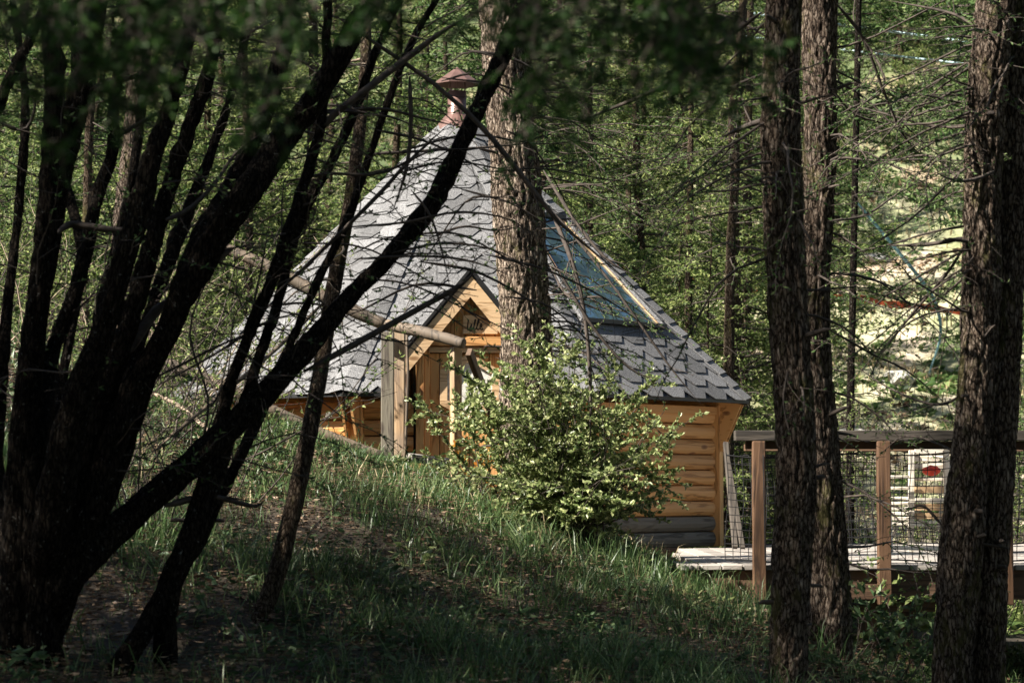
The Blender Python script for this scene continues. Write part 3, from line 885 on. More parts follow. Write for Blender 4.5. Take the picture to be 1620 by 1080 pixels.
def cushion():
    c = P(1474, 744, 16.2)
    bm = bmesh.new(); bmesh.ops.create_icosphere(bm, subdivisions=3, radius=1.0)
    for v in bm.verts:
        n = noise.noise(v.co * 2.0)
        v.co = Vector((v.co.x * 0.06, v.co.y * 0.05, v.co.z * 0.034)) * (1 + 0.25 * n)
    me = bpy.data.meshes.new('red_bundle'); bm.to_mesh(me); bm.free()
    o = link('red_bundle', me, None, M['red']); o.location = c
    tag(o, 'small orange red bundle tucked on the slatted chair behind the netting', 'bundle')
cushion()

# leaning planks beside the hut
for i, (a, b, w) in enumerate((((1148, 700, 17.6), (1163, 866, 17.0), 9), ((1150, 720, 17.9), (1175, 868, 17.3), 8))):
    pa, pb = P(*a), P(*b)
    pb.z = max(pb.z, DZ + 0.002)
    o = beam('leaning_plank', pa, pb, w / FPX * 17.4 * .9, 0.03, M['wood_rail'], None, up=(1, 0.2, 0))
    tag(o, ['brown plank leaning on the cabin corner, the nearer of two', 'brown plank leaning on the cabin corner, the farther and more slanted of two'][i], 'plank')

# ------------------------------------------------------------------ log handrail by the door
stair = empty('log_handrail', tuple(P(620, 732, 15.2)), 0, 'handrail of peeled logs on square posts running down the bank to the cabin door', 'handrail')
def logtube(name, ctrl, parent, n=14, K=24, wob=0.004):
    rows = [(*P(x, y, Y), w / 2 / FPX * Y) for x, y, Y, w in ctrl]
    c = curve_pts(rows, K)
    c[:, :3] += rs.normal(0, wob * .3, (K, 3))
    pts = c[:, :3]; rad = c[:, 3] * (1 + 0.03 * np.sin(np.linspace(0, 25, K)))
    # rounded closed ends
    d0 = (pts[0] - pts[1]); d0 /= np.linalg.norm(d0); d1 = (pts[-1] - pts[-2]); d1 /= np.linalg.norm(d1)
    pts = np.vstack([pts[0] + d0 * rad[0] * .12, pts[0] + d0 * rad[0] * .12, pts, pts[-1] + d1 * rad[-1] * .12, pts[-1] + d1 * rad[-1] * .12])
    rad = np.concatenate([[1e-4, rad[0] * .88], rad, [rad[-1] * .88, 1e-4]])
    pts[0] = pts[1] + d0 * 1e-4; pts[-1] = pts[-2] + d1 * 1e-4
    V, F = tubes([(pts, rad)], n)
    me = mesh_np(name, V, F, True)
    o = link(name, me, None, M['wood_log'])
    if parent:
        o.parent = parent; o.matrix_parent_inverse = Matrix.Translation(-Vector(parent.location))
    return o
def build_stair():
    Mi = Matrix.Translation(-Vector(stair.location))
    logtube('upper_rail', [(322, 378, 15.7, 18), (430, 425, 15.6, 19), (530, 478, 15.5, 21), (606, 512, 15.45, 20)], stair)
    logtube('upper_rail', [(612, 514, 15.25, 18), (670, 526, 15.1, 18.5), (733, 543, 14.95, 17)], stair)
    logtube('lower_rail', [(255, 572, 15.3, 20), (340, 606, 15.3, 20), (430, 648, 15.3, 18), (520, 690, 15.3, 18), (604, 722, 15.3, 17)], stair)
    def post(px, y0, y1, Y, wpx, rz, mat='wood_pale_v'):
        a, b = P(px, y0, Y), P(px, y1, Y)
        w = wpx / FPX * Y
        o = upright('post', b.x - stair.location.x, Y - stair.location.y, b.z - 0.12 - stair.location.z, a.z - stair.location.z, w, w, M[mat], stair, rz)
        return o
    post(613, 525, 729, 15.45, 20, R(0), 'wood_grey_v')
    post(631, 524, 727, 15.60, 19, R(-4))
    post(721, 549, 735, 15.05, 15, R(28))
    for px, Y in ((613, 15.45), (631, 15.6)):
        b = P(px, 733, Y)
        upright('footing', b.x - stair.location.x, Y - stair.location.y, b.z - 0.12 - stair.location.z, b.z - stair.location.z + 0.025, 0.095, 0.12, M['concrete'], stair)
    def brace(name, a, b, w, t, mat):
        pa, pb = P(*a) - Vector(stair.location), P(*b) - Vector(stair.location)
        beam(name, pa, pb, w, t, M[mat], stair)
    brace('down_rail', (742, 556, 15.12), (796, 700, 15.7), 0.06, 0.035, 'wood_brown')
    brace('threshold_board', (640, 722, 15.8), (712, 732, 15.6), 0.05, 0.12, 'wood_deck')
    # thin pole tied to the posts
    logtube('thin_pole', [(644, 520, 15.4, 5), (645, 620, 15.4, 5), (640, 728, 15.4, 5)], stair, 6, 10)
build_stair()

# ------------------------------------------------------------------ trees
def path3(ctrl, k=1.0):
    return [(*P(x, y, Y), k * min(w, 58 + (w - 58) * .45 if w > 58 else w) / 2 / FPX * Y) for x, y, w, Y in ctrl]
def trunk_mesh(name, above, rows, K=150, n=40, amp=0.016, freq=7.0, knots=4, seed=0):
    c = curve_pts(rows, K)
    if above:
        ca = curve_pts(list(above) + [tuple(c[0])], 14)[:-1]
        c = np.vstack([ca, c])
    K = len(c)
    pts, rad = c[:, :3], c[:, 3]
    V, F = tubes([(pts, rad)], n)
    ctr = np.repeat(pts, n, axis=0)
    out = V - ctr
    rr = np.linalg.norm(out, axis=1, keepdims=True); d = out / (rr + 1e-9)
    seg = np.linalg.norm(np.diff(pts, axis=0), axis=1); s = np.concatenate([[0], np.cumsum(seg)])
    sv = np.repeat(s, n)
    r = random.Random(seed)
    kn = [(r.uniform(0.05, .95) * s[-1], r.uniform(0, 6.28)) for _ in range(knots)]
    ang = np.tile(np.arange(n) * 2 * math.pi / n, K)
    disp = np.zeros(len(V))
    nf, off = noise.noise, seed * 13.7
    for i in range(len(V)):
        R_ = rr[i, 0]; ca_, sa_ = math.cos(ang[i]) * R_, math.sin(ang[i]) * R_
        w = nf(Vector((ca_ * 9, sa_ * 9, sv[i] * 4 + off))) * .9
        a = abs(nf(Vector((ca_ * 36 + w, sa_ * 36 - w, sv[i] * 7.5 + off))))          # long furrows
        b = abs(nf(Vector((ca_ * 80, sa_ * 80 + w, sv[i] * 38 + w * 3 + off))))        # plates
        e = nf(Vector((ca_ * 7, sa_ * 7, sv[i] * 1.6 + off)))
        disp[i] = amp * (min(a * 3.2, 1.0) * 1.0 + min(b * 2.6, 1.0) * .32 - 0.55 + e * 1.3)
    for ks, ka in kn:
        dd = ((sv - ks) / 0.05) ** 2 + (np.abs((ang - ka + math.pi) % (2 * math.pi) - math.pi) / 0.5) ** 2
        disp += 1.4 * amp * np.exp(-dd)
    V = V + d * (disp[:, None] * np.minimum(1, rr / 0.03))
    return mesh_np(name, V, F, True), pts, rad

class Spray:
    """Collects twigs and leaf positions."""
    def __init__(s, seed): s.tw = []; s.pos = []; s.ax = []; s.cuts = []; s.r = random.Random(seed)
    def twig(s, pts, r0, r1):
        K = len(pts); s.tw.append((pts, [r0 + (r1 - r0) * i / (K - 1) for i in range(K)]))
    def walk(s, p, d, L, K, droop=0.0, wob=0.15):
        p = Vector(p); d = Vector(d).normalized(); pts = [tuple(p)]
        for i in range(K - 1):
            d = (d + Vector((s.r.gauss(0, wob), s.r.gauss(0, wob), s.r.gauss(0, wob) - droop))).normalized()
            p = p + d * (L / (K - 1)); pts.append(tuple(p))
        return pts, d
    def leafy(s, pts, step, jit=0.3, start=0.1):
        L = 0
        for a, b in zip(pts[:-1], pts[1:]):
            a, b = Vector(a), Vector(b); l = (b - a).length; n = max(1, int(l / step))
            dd = (b - a) / max(l, 1e-6)
            for i in range(n):
                q = a + (b - a) * ((i + s.r.random()) / n)
                s.pos.append(tuple(q))
                sg = 1 if (len(s.pos) & 1) else -1
                s.ax.append((dd.x * .6 - dd.y * sg * .8 + s.r.gauss(0, .3), dd.y * .6 + dd.x * sg * .8 + s.r.gauss(0, .3), dd.z * .6 + s.r.gauss(0.1, .35)))
    def branch(s, p, d, L, r, droop=0.05, leaf=0.03, tstep=0.09, tlen=0.35, K=7, wob=0.12, leafprob=1.0):
        pts, _ = s.walk(p, d, L, K, droop, wob)
        s.twig(pts, r, r * .25)
        n = int(L / tstep)
        for i in range(n):
            f = 0.12 + 0.88 * (i + s.r.random()) / max(n, 1)
            q = f * (K - 1); j = min(int(q), K - 2); a, b = Vector(pts[j]), Vector(pts[j + 1])
            pos = a + (b - a) * (q - j); dd = (b - a).normalized()
            side = dd.cross(Vector((0, 0, 1)))
            if side.length < .05: side = Vector((1, 0, 0))
            side.normalize(); side *= (1 if i % 2 else -1)
            up = Vector((s.r.gauss(0, .25), s.r.gauss(0, .25), s.r.gauss(-0.05, .3)))
            l = tlen * (1.05 - 0.6 * f) * s.r.uniform(.5, 1.2)
            tp, _ = s.walk(pos, dd * .6 + side * .9 + up, l, 4, droop * .8, .16)
            s.twig(tp, max(r * .3, 0.0018), 0.0012)
            if leaf and s.r.random() < leafprob: s.leafy(tp, leaf)
        if leaf and leafprob > 0: s.leafy(pts[K // 2:], leaf)
    def build(s, parent, twmat, lfmat, ll, lw, twname='branches', lfname='foliage', n=3, mult=1, seed=0):
        if s.cuts:
            for a, b in zip(s.cuts, s.cuts[1:] + [len(s.tw)]):
                if b > a: tube_obj('branch', s.tw[a:b], M[twmat], parent, n)
        elif s.tw:
            o = tube_obj(twname, s.tw, M[twmat], parent, n)
        if s.pos:
            pos = np.array(s.pos); ax = np.array(s.ax)
            if mult > 1:
                r = np.random.RandomState(seed)
                pos = np.repeat(pos, mult, 0); ax = np.repeat(ax, mult, 0) + r.normal(0, .38, (len(pos), 3))
            r = np.random.RandomState(seed + 5)
            sc = r.uniform(.6, 1.3, len(pos))
            V, F = leaves_np(pos, ax, ll * sc, lw * sc, .12, seed=seed)
            o = link(lfname, mesh_np(lfname, V, F), parent, M[lfmat]); o['kind'] = 'stuff'

def larch_variant(seed, H, base, Lmax, leafmat, step=0.15, dens=1.0, leafsz=0.05):
    S = Spray(seed); r = S.r
    t = [(0, 0, -0.3, 0.0062 * H)]
    wx, wy = r.uniform(-.03, .03), r.uniform(-.03, .03)
    for i in range(1, 9):
        t.append((wx * i + r.uniform(-.04, .04), wy * i + r.uniform(-.04, .04), H * i / 8, 0.0062 * H * (1 - i / 8.3)))
    tc = curve_pts(t, 40)
    z = base
    while z < H * .97:
        f = z / H
        L = Lmax * (1 - f) ** .65 * r.uniform(.55, 1.1)
        i = min(int(f * 39), 39)
        a = r.uniform(0, 2 * math.pi)
        S.branch((tc[i, 0], tc[i, 1], z), (math.cos(a), math.sin(a), r.uniform(-.1, .35)), L, 0.006 + 0.006 * L, 0.045, 0.032 / dens, 0.10, 0.42, 7)
        z += step * r.uniform(.5, 1.5)
    return S, tc
VARS = []
def make_variant(seed, H, base, Lmax, mat, leafsz=0.05, step=0.15, dens=1.0):
    S, tc = larch_variant(seed, H, base, Lmax, mat, step, dens)
    root = empty('larch_tree')
    V, F = tubes([(tc[:, :3], tc[:, 3])], 10)
    link('trunk', mesh_np('trunk', V, F, True), root, M['bark_grey'])
    S.build(root, 'twig', mat, leafsz, leafsz * .30, 'branches', 'foliage', 3, 3, seed)
    for ch in root.children:
        if ch.name.startswith('branches'): ch['kind'] = 'stuff'
    VARS.append(root); return root
def copy_tree(o, parent=None):
    c = o.copy(); col.objects.link(c)
    if parent is not None: c.parent = parent
    for ch in o.children: copy_tree(ch, c)
    return c
print('variants')
v_specs = [(1, 11, 0.5, 2.1, 'larch_leaf', 0.075, 0.085), (2, 12, 0.3, 1.9, 'larch_leaf_yellow', 0.065, 0.11),
           (3, 10, 0.8, 2.3, 'larch_leaf', 0.055, 0.12), (4, 13, 1.5, 2.2, 'larch_leaf_yellow', 0.065, 0.12)]
v_specs.append((6, 5.5, 0.1, 1.5, 'larch_leaf_yellow', 0.06, 0.07))
v_specs.append((8, 11.0, 3.9, 2.7, 'larch_leaf', 0.07, 0.07))
for s_ in v_specs: make_variant(*s_[:5], leafsz=s_[5], step=s_[6])
v_specs = v_specs; v_specs = v_specs; used = [False] * 6
def place_tree(x, y, v, sc, rz, label, group=None, cat='tree', name=None):
    if not used[v]: o = VARS[v]; used[v] = True
    else: o = copy_tree(VARS[v])
    o.location = (x, y, gzf(x, y)); o.rotation_euler = (R(random.uniform(-2, 2)), R(random.uniform(-2, 2)), rz); o.scale = (sc, sc, sc * random.uniform(.95, 1.1))
    if name: o.name = name
    for k in ('group',):
        if k in o: del o[k]
    tag(o, label, cat, group)
    return o
def px2x(px, Y): return (px - 810) / FPX * Y
# stand behind the hut: rows of slender larches
rt = random.Random(5)
rows = [
    # (Y, px list)
    (22.0, (60, 225, 400)),
    (24.5, (-60, 300, 480, 930, 1120)),
    (27.0, (140, 400, 600, 760, 1020, 1190)),
    (31.0, (-50, 60, 290, 500, 680, 860, 960, 1110, 1250)),
    (35.0, (20, 200, 380, 520, 690, 880, 1040, 1190, 1640)),
    (41.0, (-80, 100, 300, 450, 600, 760, 900, 1060, 1200, 1290, 1600, 1700)),
    (50.0, (0, 180, 340, 500, 660, 820, 980, 1140, 1260, 1580, 1680)),
    (60.0, (60, 260, 440, 640, 840, 1000, 1180, 1330, 1420, 1540, 1650)),
    (66.0, (90, 360, 600, 1300, 1350, 1400, 1445, 1480, 1530, 1570)),
    (72.0, (0, 160, 330, 520, 740, 930, 1100, 1270, 1380, 1490, 1600, 1720)),
]
for ri, (Y, pxs) in enumerate(rows):
    for px in pxs:
        if ri >= 4 and 0: continue
        y = Y + rt.uniform(-1.2, 1.2); x = px2x(px + rt.uniform(-25, 25), y)
        v = rt.randrange(4)
        if 1340 < px < 1560 and Y < 55: continue
        sc = rt.uniform(.75, 1.1) * (1.0 if Y < 40 else 1.15)
        zone = [z for lim, z in ((60, 'at the left edge behind the dark stems'), (260, 'behind the dark stems left of the log rail'), (460, 'above the log rail left of the cabin'),
                (640, 'behind the left slope of the cabin roof'), (790, 'behind the chimney'), (930, 'just right of the big trunk by the door'), (1060, 'above the skylight'),
                (1230, 'between the cabin and the big trunk pair'), (1340, 'beside the big trunk pair'), (1500, 'in the bright gap above the deck'), (9999, 'at the right edge behind the twin trunk')) if px < lim][0]
        dep = 'nearest' if Y < 25 else 'second row' if Y < 28 else 'middle row' if Y < 38 else 'rear' if Y < 55 else 'farthest hillside'
        lab = '%s slender green larch %s' % (dep, zone); grp = 'larches beyond the cabin'
        place_tree(x, y, v, sc, rt.uniform(0, 6.28), lab, grp)
for i, (px, Y, sc) in enumerate(((-40, 21.5, .8), (90, 22.5, .7), (180, 24, .9), (345, 23, .8), (455, 23.5, .9), (560, 24.5, .8), (880, 24.0, .75), (960, 23.0, .8), (1045, 24.5, .9), (1120, 22.8, .75),
                                 (1185, 24.5, .85), (1010, 27, 1.0), (1150, 29, 1.1), (900, 28, 1.1), (1230, 26.5, .7), (420, 29, 1.1), (280, 28, 1.0), (130, 29, 1.1), (640, 28, 1.1), (1300, 25.0, .45), (1600, 24, .6), (1280, 38, 1.0), (1330, 47, 1.0))):
    zone = 'left of the cabin' if px < 600 else 'behind the cabin roof' if px < 1000 else 'between cabin and big trunk pair' if px < 1240 else 'beyond the deck'
    place_tree(px2x(px, Y), Y, 4, sc, i * 2.1, 'bushy young larch %s, %s' % (zone, 'near the cabin' if Y < 24.6 else 'farther back'), 'young larches beyond the cabin', name='young_larch_tree')
for i, (px, Y, sc) in enumerate(((1318, 31, 1.15), (1562, 30.5, 1.2), (1575, 42, 1.6), (1300, 43, 1.6))):
    place_tree(px2x(px, Y), Y, 5, sc, i * 1.3, 'high-crowned larch over the bright gap, %s' % ('nearer, left of the hose' if px < 1420 and Y < 35 else 'nearer, right of the hose' if Y < 35 else 'farther up the meadow'), 'larches over the meadow gap')
# unseen trees added outside the frame for shade, two for skylight reflections
shade = [(1.9, 5.0, 5, 1.0), (-1.75, 3.9, 5, .95), (2.9, 7.6, 5, .9), (3.6, 11.2, 5, .85), (0.8, -0.6, 5, 1.0), (5.2, 22.5, 2, 1.0), (7.0, 25.0, 0, 1.1), (-5.2, 9.3, 0, 0.85), (-7.6, 9.2, 3, .95), (-4.6, 6.6, 1, .9), (-7.4, 7.6, 2, 1.1), (-2.6, 2.6, 3, 1.0), (2.4, 1.6, 0, 1.0), (0.2, -2.6, 2, 1.0), (-5.2, 2.8, 1, 1.0), (4.6, 5.4, 3, .9), (-1.6, -0.8, 0, 1.1), (4.2, -1.5, 1, 1.1), (5.6, 9.6, 2, .8)]
shade += [(-4.7, 8.1, 5, .8), (-6.3, 7.2, 5, 1.0), (-4.0, 5.2, 5, .9), (-7.6, 5.6, 5, 1.1), ] + [(-9 + 2.3 * q, -3.2 - 1.6 * (q % 2), q % 4, 1.15) for q in range(9)] + [(-8 + 2.6 * q, -7.5, (q + 2) % 4, 1.4) for q in range(7)] + [(5.6, 2.4, 2, 1.1), (7.0, 6.5, 0, 1.2), (7.5, 11.5, 1, 1.2), (5.8, 14.2, 3, 1.1), (-8.0, 1.2, 0, 1.1), (-6.2, -0.6, 3, 1.1), (-3.9, 0.6, 5, 1.1), (3.2, 3.2, 5, 1.1), (8.2, 17.5, 2, 1.2)]
for i, (x, y, v, sc) in enumerate(shade):
    place_tree(x, y, v, sc, i * 1.7, 'larch added outside the picture for shade or skylight reflections', 'larches added out of view')

# where neighbours share a label, tell them apart by their order from the left
by = {}
for o in bpy.data.objects:
    if o.get('category') == 'tree' and o.get('group') in ('larches beyond the cabin', 'young larches beyond the cabin', 'larches over the meadow gap'):
        by.setdefault(o['label'], []).append(o)
for lab, lst in by.items():
    if len(lst) < 2: continue
    lst.sort(key=lambda o: o.location.x / o.location.y)
    words = {2: ['leftmost', 'rightmost'], 3: ['leftmost', 'middle', 'rightmost']}.get(len(lst)) or (['leftmost'] + [w + ' from left' for w in ('second', 'third', 'fourth', 'fifth', 'sixth', 'seventh', 'eighth', 'ninth')][:len(lst) - 2] + ['rightmost'])
    for o, w in zip(lst, words): o['label'] = lab + ', ' + w

# ---- big trunks with bark relief
def big_tree(name, label, trunks, mat, branches=(), extra_h=6.0, amp=0.013, seed=0, nseg=96, K=330, cat='tree', group=None, twmat='twig', lfmat='larch_leaf', leafsz=(0.024, 0.008), mult=2):
    base = P(trunks[0][-1][0], trunks[0][-1][1], trunks[0][-1][3])
    root = empty(name, (base.x, base.y, gzf(base.x, base.y)), 0, label, cat, group)
    inv = Matrix.Translation(-Vector(root.location))
    info = []
    for ti, tr in enumerate(trunks):
        rowsw = path3(tr, .66 if name == 'multi_stem_tree' else 1.0)            # top to bottom in the list
        top = np.array(rowsw[0]); nxt = np.array(rowsw[1])
        d = (top - nxt)[:3]; d /= np.linalg.norm(d)
        above = [(*(top[:3] + d * extra_h), top[3] * .45), (*(top[:3] + d * extra_h * .5), top[3] * .8)] if extra_h else []
        bot = np.array(rowsw[-1]); zg = gzf(bot[0], bot[1])
        low = []
        if bot[2] > zg + 0.35:
            prev = np.array(rowsw[-2]); dd = (bot - prev)[:3]; dd /= np.linalg.norm(dd)
            low = [(*(bot[:3] + dd * .25), bot[3])]
        elif bot[2] > zg - 0.1:
            low = [(bot[0], bot[1], min(zg - 0.12, bot[2] - 0.1), bot[3] * 1.25)]
        else:
            low = [(bot[0], bot[1], bot[2] - 0.15, bot[3] * 1.1)]
        me, pts, rad = trunk_mesh('trunk', above, rowsw + low, K, nseg, amp, 7.0, 5, seed + ti)
        o = link('trunk', me, root, M[mat]); o.matrix_parent_inverse = inv
        info.append((pts, rad))
    if mat in ('bark_larch', 'bark_sunlit') and nseg > 40:
        rb = random.Random(seed + 9)
        for pts, rad in info:
            ok = [i for i in range(len(pts)) if -.6 < pts[i, 2] < 2.6]
            for q in range(9):
                i = rb.choice(ok); a = rb.uniform(-math.pi, .2 * math.pi); c0 = Vector(pts[i]); r0 = float(rad[i])
                d = Vector((math.cos(a), math.sin(a), rb.uniform(-.2, .35))).normalized(); L = r0 + rb.uniform(.03, .16)
                w = rb.uniform(.005, .011)
                o = tube_obj('branch_stub', [([tuple(c0 + d * r0 * .6), tuple(c0 + d * r0), tuple(c0 + d * (r0 + L) * .6 + Vector((0, 0, .005))), tuple(c0 + d * L)], [w * 1.7, w * 1.25, w, w * .35])], M['twig'], root, 7)
                o.matrix_parent_inverse = inv
    if branches:
        S = Spray(seed + 50)
        branches(S, info)
        c = len(root.children)
        S.build(root, twmat, lfmat, leafsz[0], leafsz[1], 'branches', 'foliage', 4, mult, seed)
        for ch in root.children:
            if ch.name.startswith(('branch', 'foliage')): ch.matrix_parent_inverse = inv
    return root

def px_branch(S, ctrl, leaf=0.0, K=12, sub=0.22, sublen=0.3, leafprob=.8):
    """A branch through photo pixels (x,y,Y,width px) with small side twigs."""
    S.cuts.append(len(S.tw))
    c = curve_pts([(*P(x, y, Y), w / 2 / FPX * Y) for x, y, Y, w in ctrl], K)
    c[:, 3] *= np.concatenate([[.3, .85], np.ones(K - 6), [.85, .65, .42, .12]])
    S.tw.append((c[:, :3], c[:, 3]))
    L = float(np.linalg.norm(np.diff(c[:, :3], axis=0), axis=1).sum())
    for i in range(int(L / sub)):
        f = S.r.uniform(.1, 1) * (K - 1.01); j = int(f)
        p = Vector(c[j, :3]).lerp(Vector(c[j + 1, :3]), f - j); d = (Vector(c[j + 1, :3]) - Vector(c[j, :3])).normalized()
        S.branch(p, d * .7 + (0.0 * d) + Vector((S.r.gauss(0, .6), S.r.gauss(0, .6), S.r.gauss(-.05, .6))), sublen * S.r.uniform(.4, 1.3), max(c[j, 3] * .35, .0018), 0.04, leaf, 0.11, sublen * .45, 6, .18, leafprob)

def droopers(zlo, zhi, n, L, leaf=0.028, side=None, tl=.22, prob=.8):
    def f(S, info):
        for q in range(n):
            pts, rad = info[q % len(info)]
            ok = [i for i in range(len(pts)) if zlo < pts[i, 2] < zhi]
            if not ok: continue
            i = S.r.choice(ok)
            if side is None: a = S.r.uniform(0, 6.28)
            else: a = math.radians(S.r.uniform(*side))
            S.cuts.append(len(S.tw))
            S.branch(pts[i], (math.cos(a), math.sin(a), S.r.uniform(-.25, .2)), L * S.r.uniform(.5, 1.2), 0.007, 0.055, leaf, 0.10, tl, 9, .14, prob)
    return f
def comb(*fs):
    def f(S, info):
        for g in fs: g(S, info)
    return f

YA = 10.2
def bA(S, info):
    px_branch(S, [(1225, 185, 10.4, 12), (1180, 200, 10.6, 9), (1140, 218, 10.8, 7)], .03, sub=.3)
    px_branch(S, [(1330, 180, 11, 4), (1400, 130, 11.2, 4), (1330, 10, 11.4, 7)], .03)
    px_branch(S, [(1322, 5, 11.0, 9), (1365, 60, 11.1, 7), (1400, 150, 11.2, 6), (1430, 215, 11.3, 5), (1470, 260, 11.5, 3)], .03, sub=.12)
    px_branch(S, [(1310, 130, 11.0, 4), (1350, 180, 11.2, 4), (1410, 200, 11.4, 3), (1500, 250, 11.8, 2)], .03, sub=.12)
    px_branch(S, [(1310, 350, 11.0, 4), (1370, 340, 11.3, 4), (1430, 300, 11.5, 3), (1500, 270, 11.7, 2)], .03, sub=.12)
    px_branch(S, [(1205, 20, 10.4, 10), (1150, 60, 10.5, 9), (1060, 130, 10.7, 8), (960, 175, 10.9, 6), (890, 198, 11.0, 4)], .0, sub=.4)
    px_branch(S, [(1310, 520, 11.0, 5), (1380, 560, 11.2, 4), (1440, 590, 11.4, 3), (1520, 660, 11.5, 2)], .03, sub=.12)
    px_branch(S, [(1215, 60, 10.4, 4), (1180, 40, 10.5, 4), (1120, 20, 10.7, 3), (1030, 40, 10.7, 3)], .03, sub=.2)
treeA = big_tree('larch_tree', 'large larch trunk before the deck, left and nearer of the touching pair',
    [[(1240, 0, 62, YA), (1238, 150, 60, YA), (1240, 300, 58, YA), (1246, 450, 60, YA), (1257, 600, 62, YA), (1260, 750, 62, YA), (1254, 900, 60, YA), (1247, 1080, 62, YA)]],
    'bark_larch', comb(bA, droopers(.2, 1.9, 10, .6, 0.03, None, .18), droopers(1.0, 2.1, 16, 1.0, .026, (120, 260), .26, .6)), seed=21)
treeA2 = big_tree('larch_tree', 'large larch trunk before the deck, right and farther of the touching pair',
    [[(1296, 0, 54, 12.2), (1297, 200, 50, 12.2), (1290, 350, 54, 12.2), (1285, 450, 56, 12.2), (1290, 600, 52, 12.2), (1300, 750, 60, 12.2), (1312, 900, 66, 12.2), (1314, 1030, 78, 12.2)]],
    'bark_larch', droopers(-.4, 2.4, 22, 1.0, 0.026, (-90, 90), .26, .6), seed=25)
def bB(S, info):
    px_branch(S, [(1530, 375, 11.0, 8), (1480, 385, 11.1, 7), (1440, 388, 11.2, 6), (1395, 388, 11.3, 3)], 0, sub=.35)
    px_branch(S, [(1585, 265, 11.0, 6), (1545, 283, 10.8, 6), (1510, 285, 10.7, 5), (1474, 270, 10.6, 3)], 0, sub=.6)
    px_branch(S, [(1530, 100, 11.0, 6), (1480, 130, 11.2, 4), (1420, 160, 11.4, 3), (1330, 170, 11.6, 2)], .03, sub=.15)
    px_branch(S, [(1530, 380, 11.0, 6), (1500, 430, 11.1, 5), (1440, 500, 11.2, 5), (1380, 580, 11.3, 3)], .03, sub=.15)
    px_branch(S, [(1540, 40, 11.0, 6), (1500, 20, 11.1, 5), (1400, 0, 11.3, 3)], .03, sub=.15)
    px_branch(S, [(1530, 620, 11.0, 6), (1480, 640, 11.2, 4), (1400, 610, 11.4, 3), (1330, 560, 11.6, 2)], .03, sub=.12)
    px_branch(S, [(1520, 720, 11.0, 4), (1480, 700, 11.2, 4), (1430, 690, 11.4, 3), (1390, 720, 11.6, 2)], .028, sub=.12)
    px_branch(S, [(1530, 300, 11.0, 4), (1480, 250, 11.2, 4), (1430, 250, 11.4, 3), (1350, 270, 11.6, 2)], .03, sub=.12)
    px_branch(S, [(1490, 830, 11.0, 5), (1460, 800, 11.0, 4), (1430, 810, 11.0, 2)], .028, sub=.12)
YB = 11.0
treeB = big_tree('larch_tree', 'twin larch trunk at the right edge, leaning with rough flaking bark',
    [[(1575, 0, 62, YB), (1562, 150, 58, YB), (1554, 300, 54, YB), (1552, 450, 52, YB), (1546, 600, 54, YB), (1534, 750, 58, YB), (1517, 900, 66, YB), (1507, 1080, 72, YB)],
     [(1614, 0, 46, YB + .12), (1606, 150, 50, YB + .12), (1600, 300, 50, YB + .12), (1594, 450, 50, YB + .12), (1588, 600, 50, YB + .12), (1576, 750, 54, YB + .12), (1562, 900, 62, YB + .12), (1553, 1080, 74, YB + .12)]],
    'bark_larch', comb(bB, droopers(.7, 2.4, 38, 1.1, 0.024, (100, 260), .28, .6)), seed=31)
def bC(S, info):
    px_branch(S, [(885, 430, 13.8, 6), (940, 520, 13.8, 5), (1000, 585, 13.8, 4), (1050, 600, 13.8, 2)], .03, sub=.25)
    px_branch(S, [(870, 330, 14.2, 9), (900, 400, 14.0, 8), (922, 480, 13.9, 7), (933, 580, 13.9, 6), (934, 680, 13.9, 4), (930, 720, 13.9, 2)], .0, sub=.4)
    px_branch(S, [(870, 330, 14.2, 6), (930, 400, 14.0, 5), (990, 480, 13.9, 4), (1060, 580, 13.9, 4), (1110, 640, 13.9, 2)], .0, sub=.3)
    px_branch(S, [(860, 270, 14.2, 8), (910, 350, 14.0, 6), (960, 410, 13.9, 5), (1010, 440, 13.9, 2)], .03, sub=.2)
    px_branch(S, [(870, 420, 14.2, 4), (900, 470, 14.0, 4), (950, 470, 13.9, 3), (1000, 500, 13.9, 2)], .03, sub=.3)
treeC = big_tree('larch_tree', 'big larch trunk rising in front of the cabin door gable, lit on its left side',
    [[(795, 0, 96, 14.8), (805, 150, 92, 14.8), (818, 300, 95, 14.8), (828, 450, 100, 14.8), (833, 600, 106, 14.8), (838, 770, 122, 14.8)]],
    'bark_sunlit', comb(bC, droopers(.8, 3.0, 64, 1.1, 0.024, (-45, 85), .3)), seed=41, amp=0.018, nseg=110, K=340)
treeD = big_tree('larch_tree', 'reddish larch trunk seen between the dark stems at upper left',
    [[(222, 60, 26, 19.5), (212, 200, 30, 19.5), (198, 340, 33, 19.5), (185, 560, 36, 19.5)]], 'bark_larch', droopers(.9, 4, 14, .9, .03), seed=45, nseg=28, K=90)
treeD2 = big_tree('larch_tree', 'slim larch trunk just left of the reddish one at upper left',
    [[(146, 100, 12, 20), (140, 250, 13, 20), (136, 400, 14, 20), (132, 570, 15, 20)]], 'bark_grey', droopers(.9, 4, 10, .7, .03), seed=46, nseg=14, K=60, amp=.006)
treeE = big_tree('larch_tree', 'slim larch trunk with a crook, standing behind the roof between cabin and big pair',
    [[(1165, 120, 12, 22.5), (1158, 200, 13, 22.5), (1163, 270, 14, 22.5), (1156, 400, 15, 22.5), (1153, 590, 18, 22.5), (1150, 760, 20, 22.5)]], 'bark_grey', droopers(.5, 4, 26, 1.0, .035), seed=47, nseg=16, K=70, amp=.006)
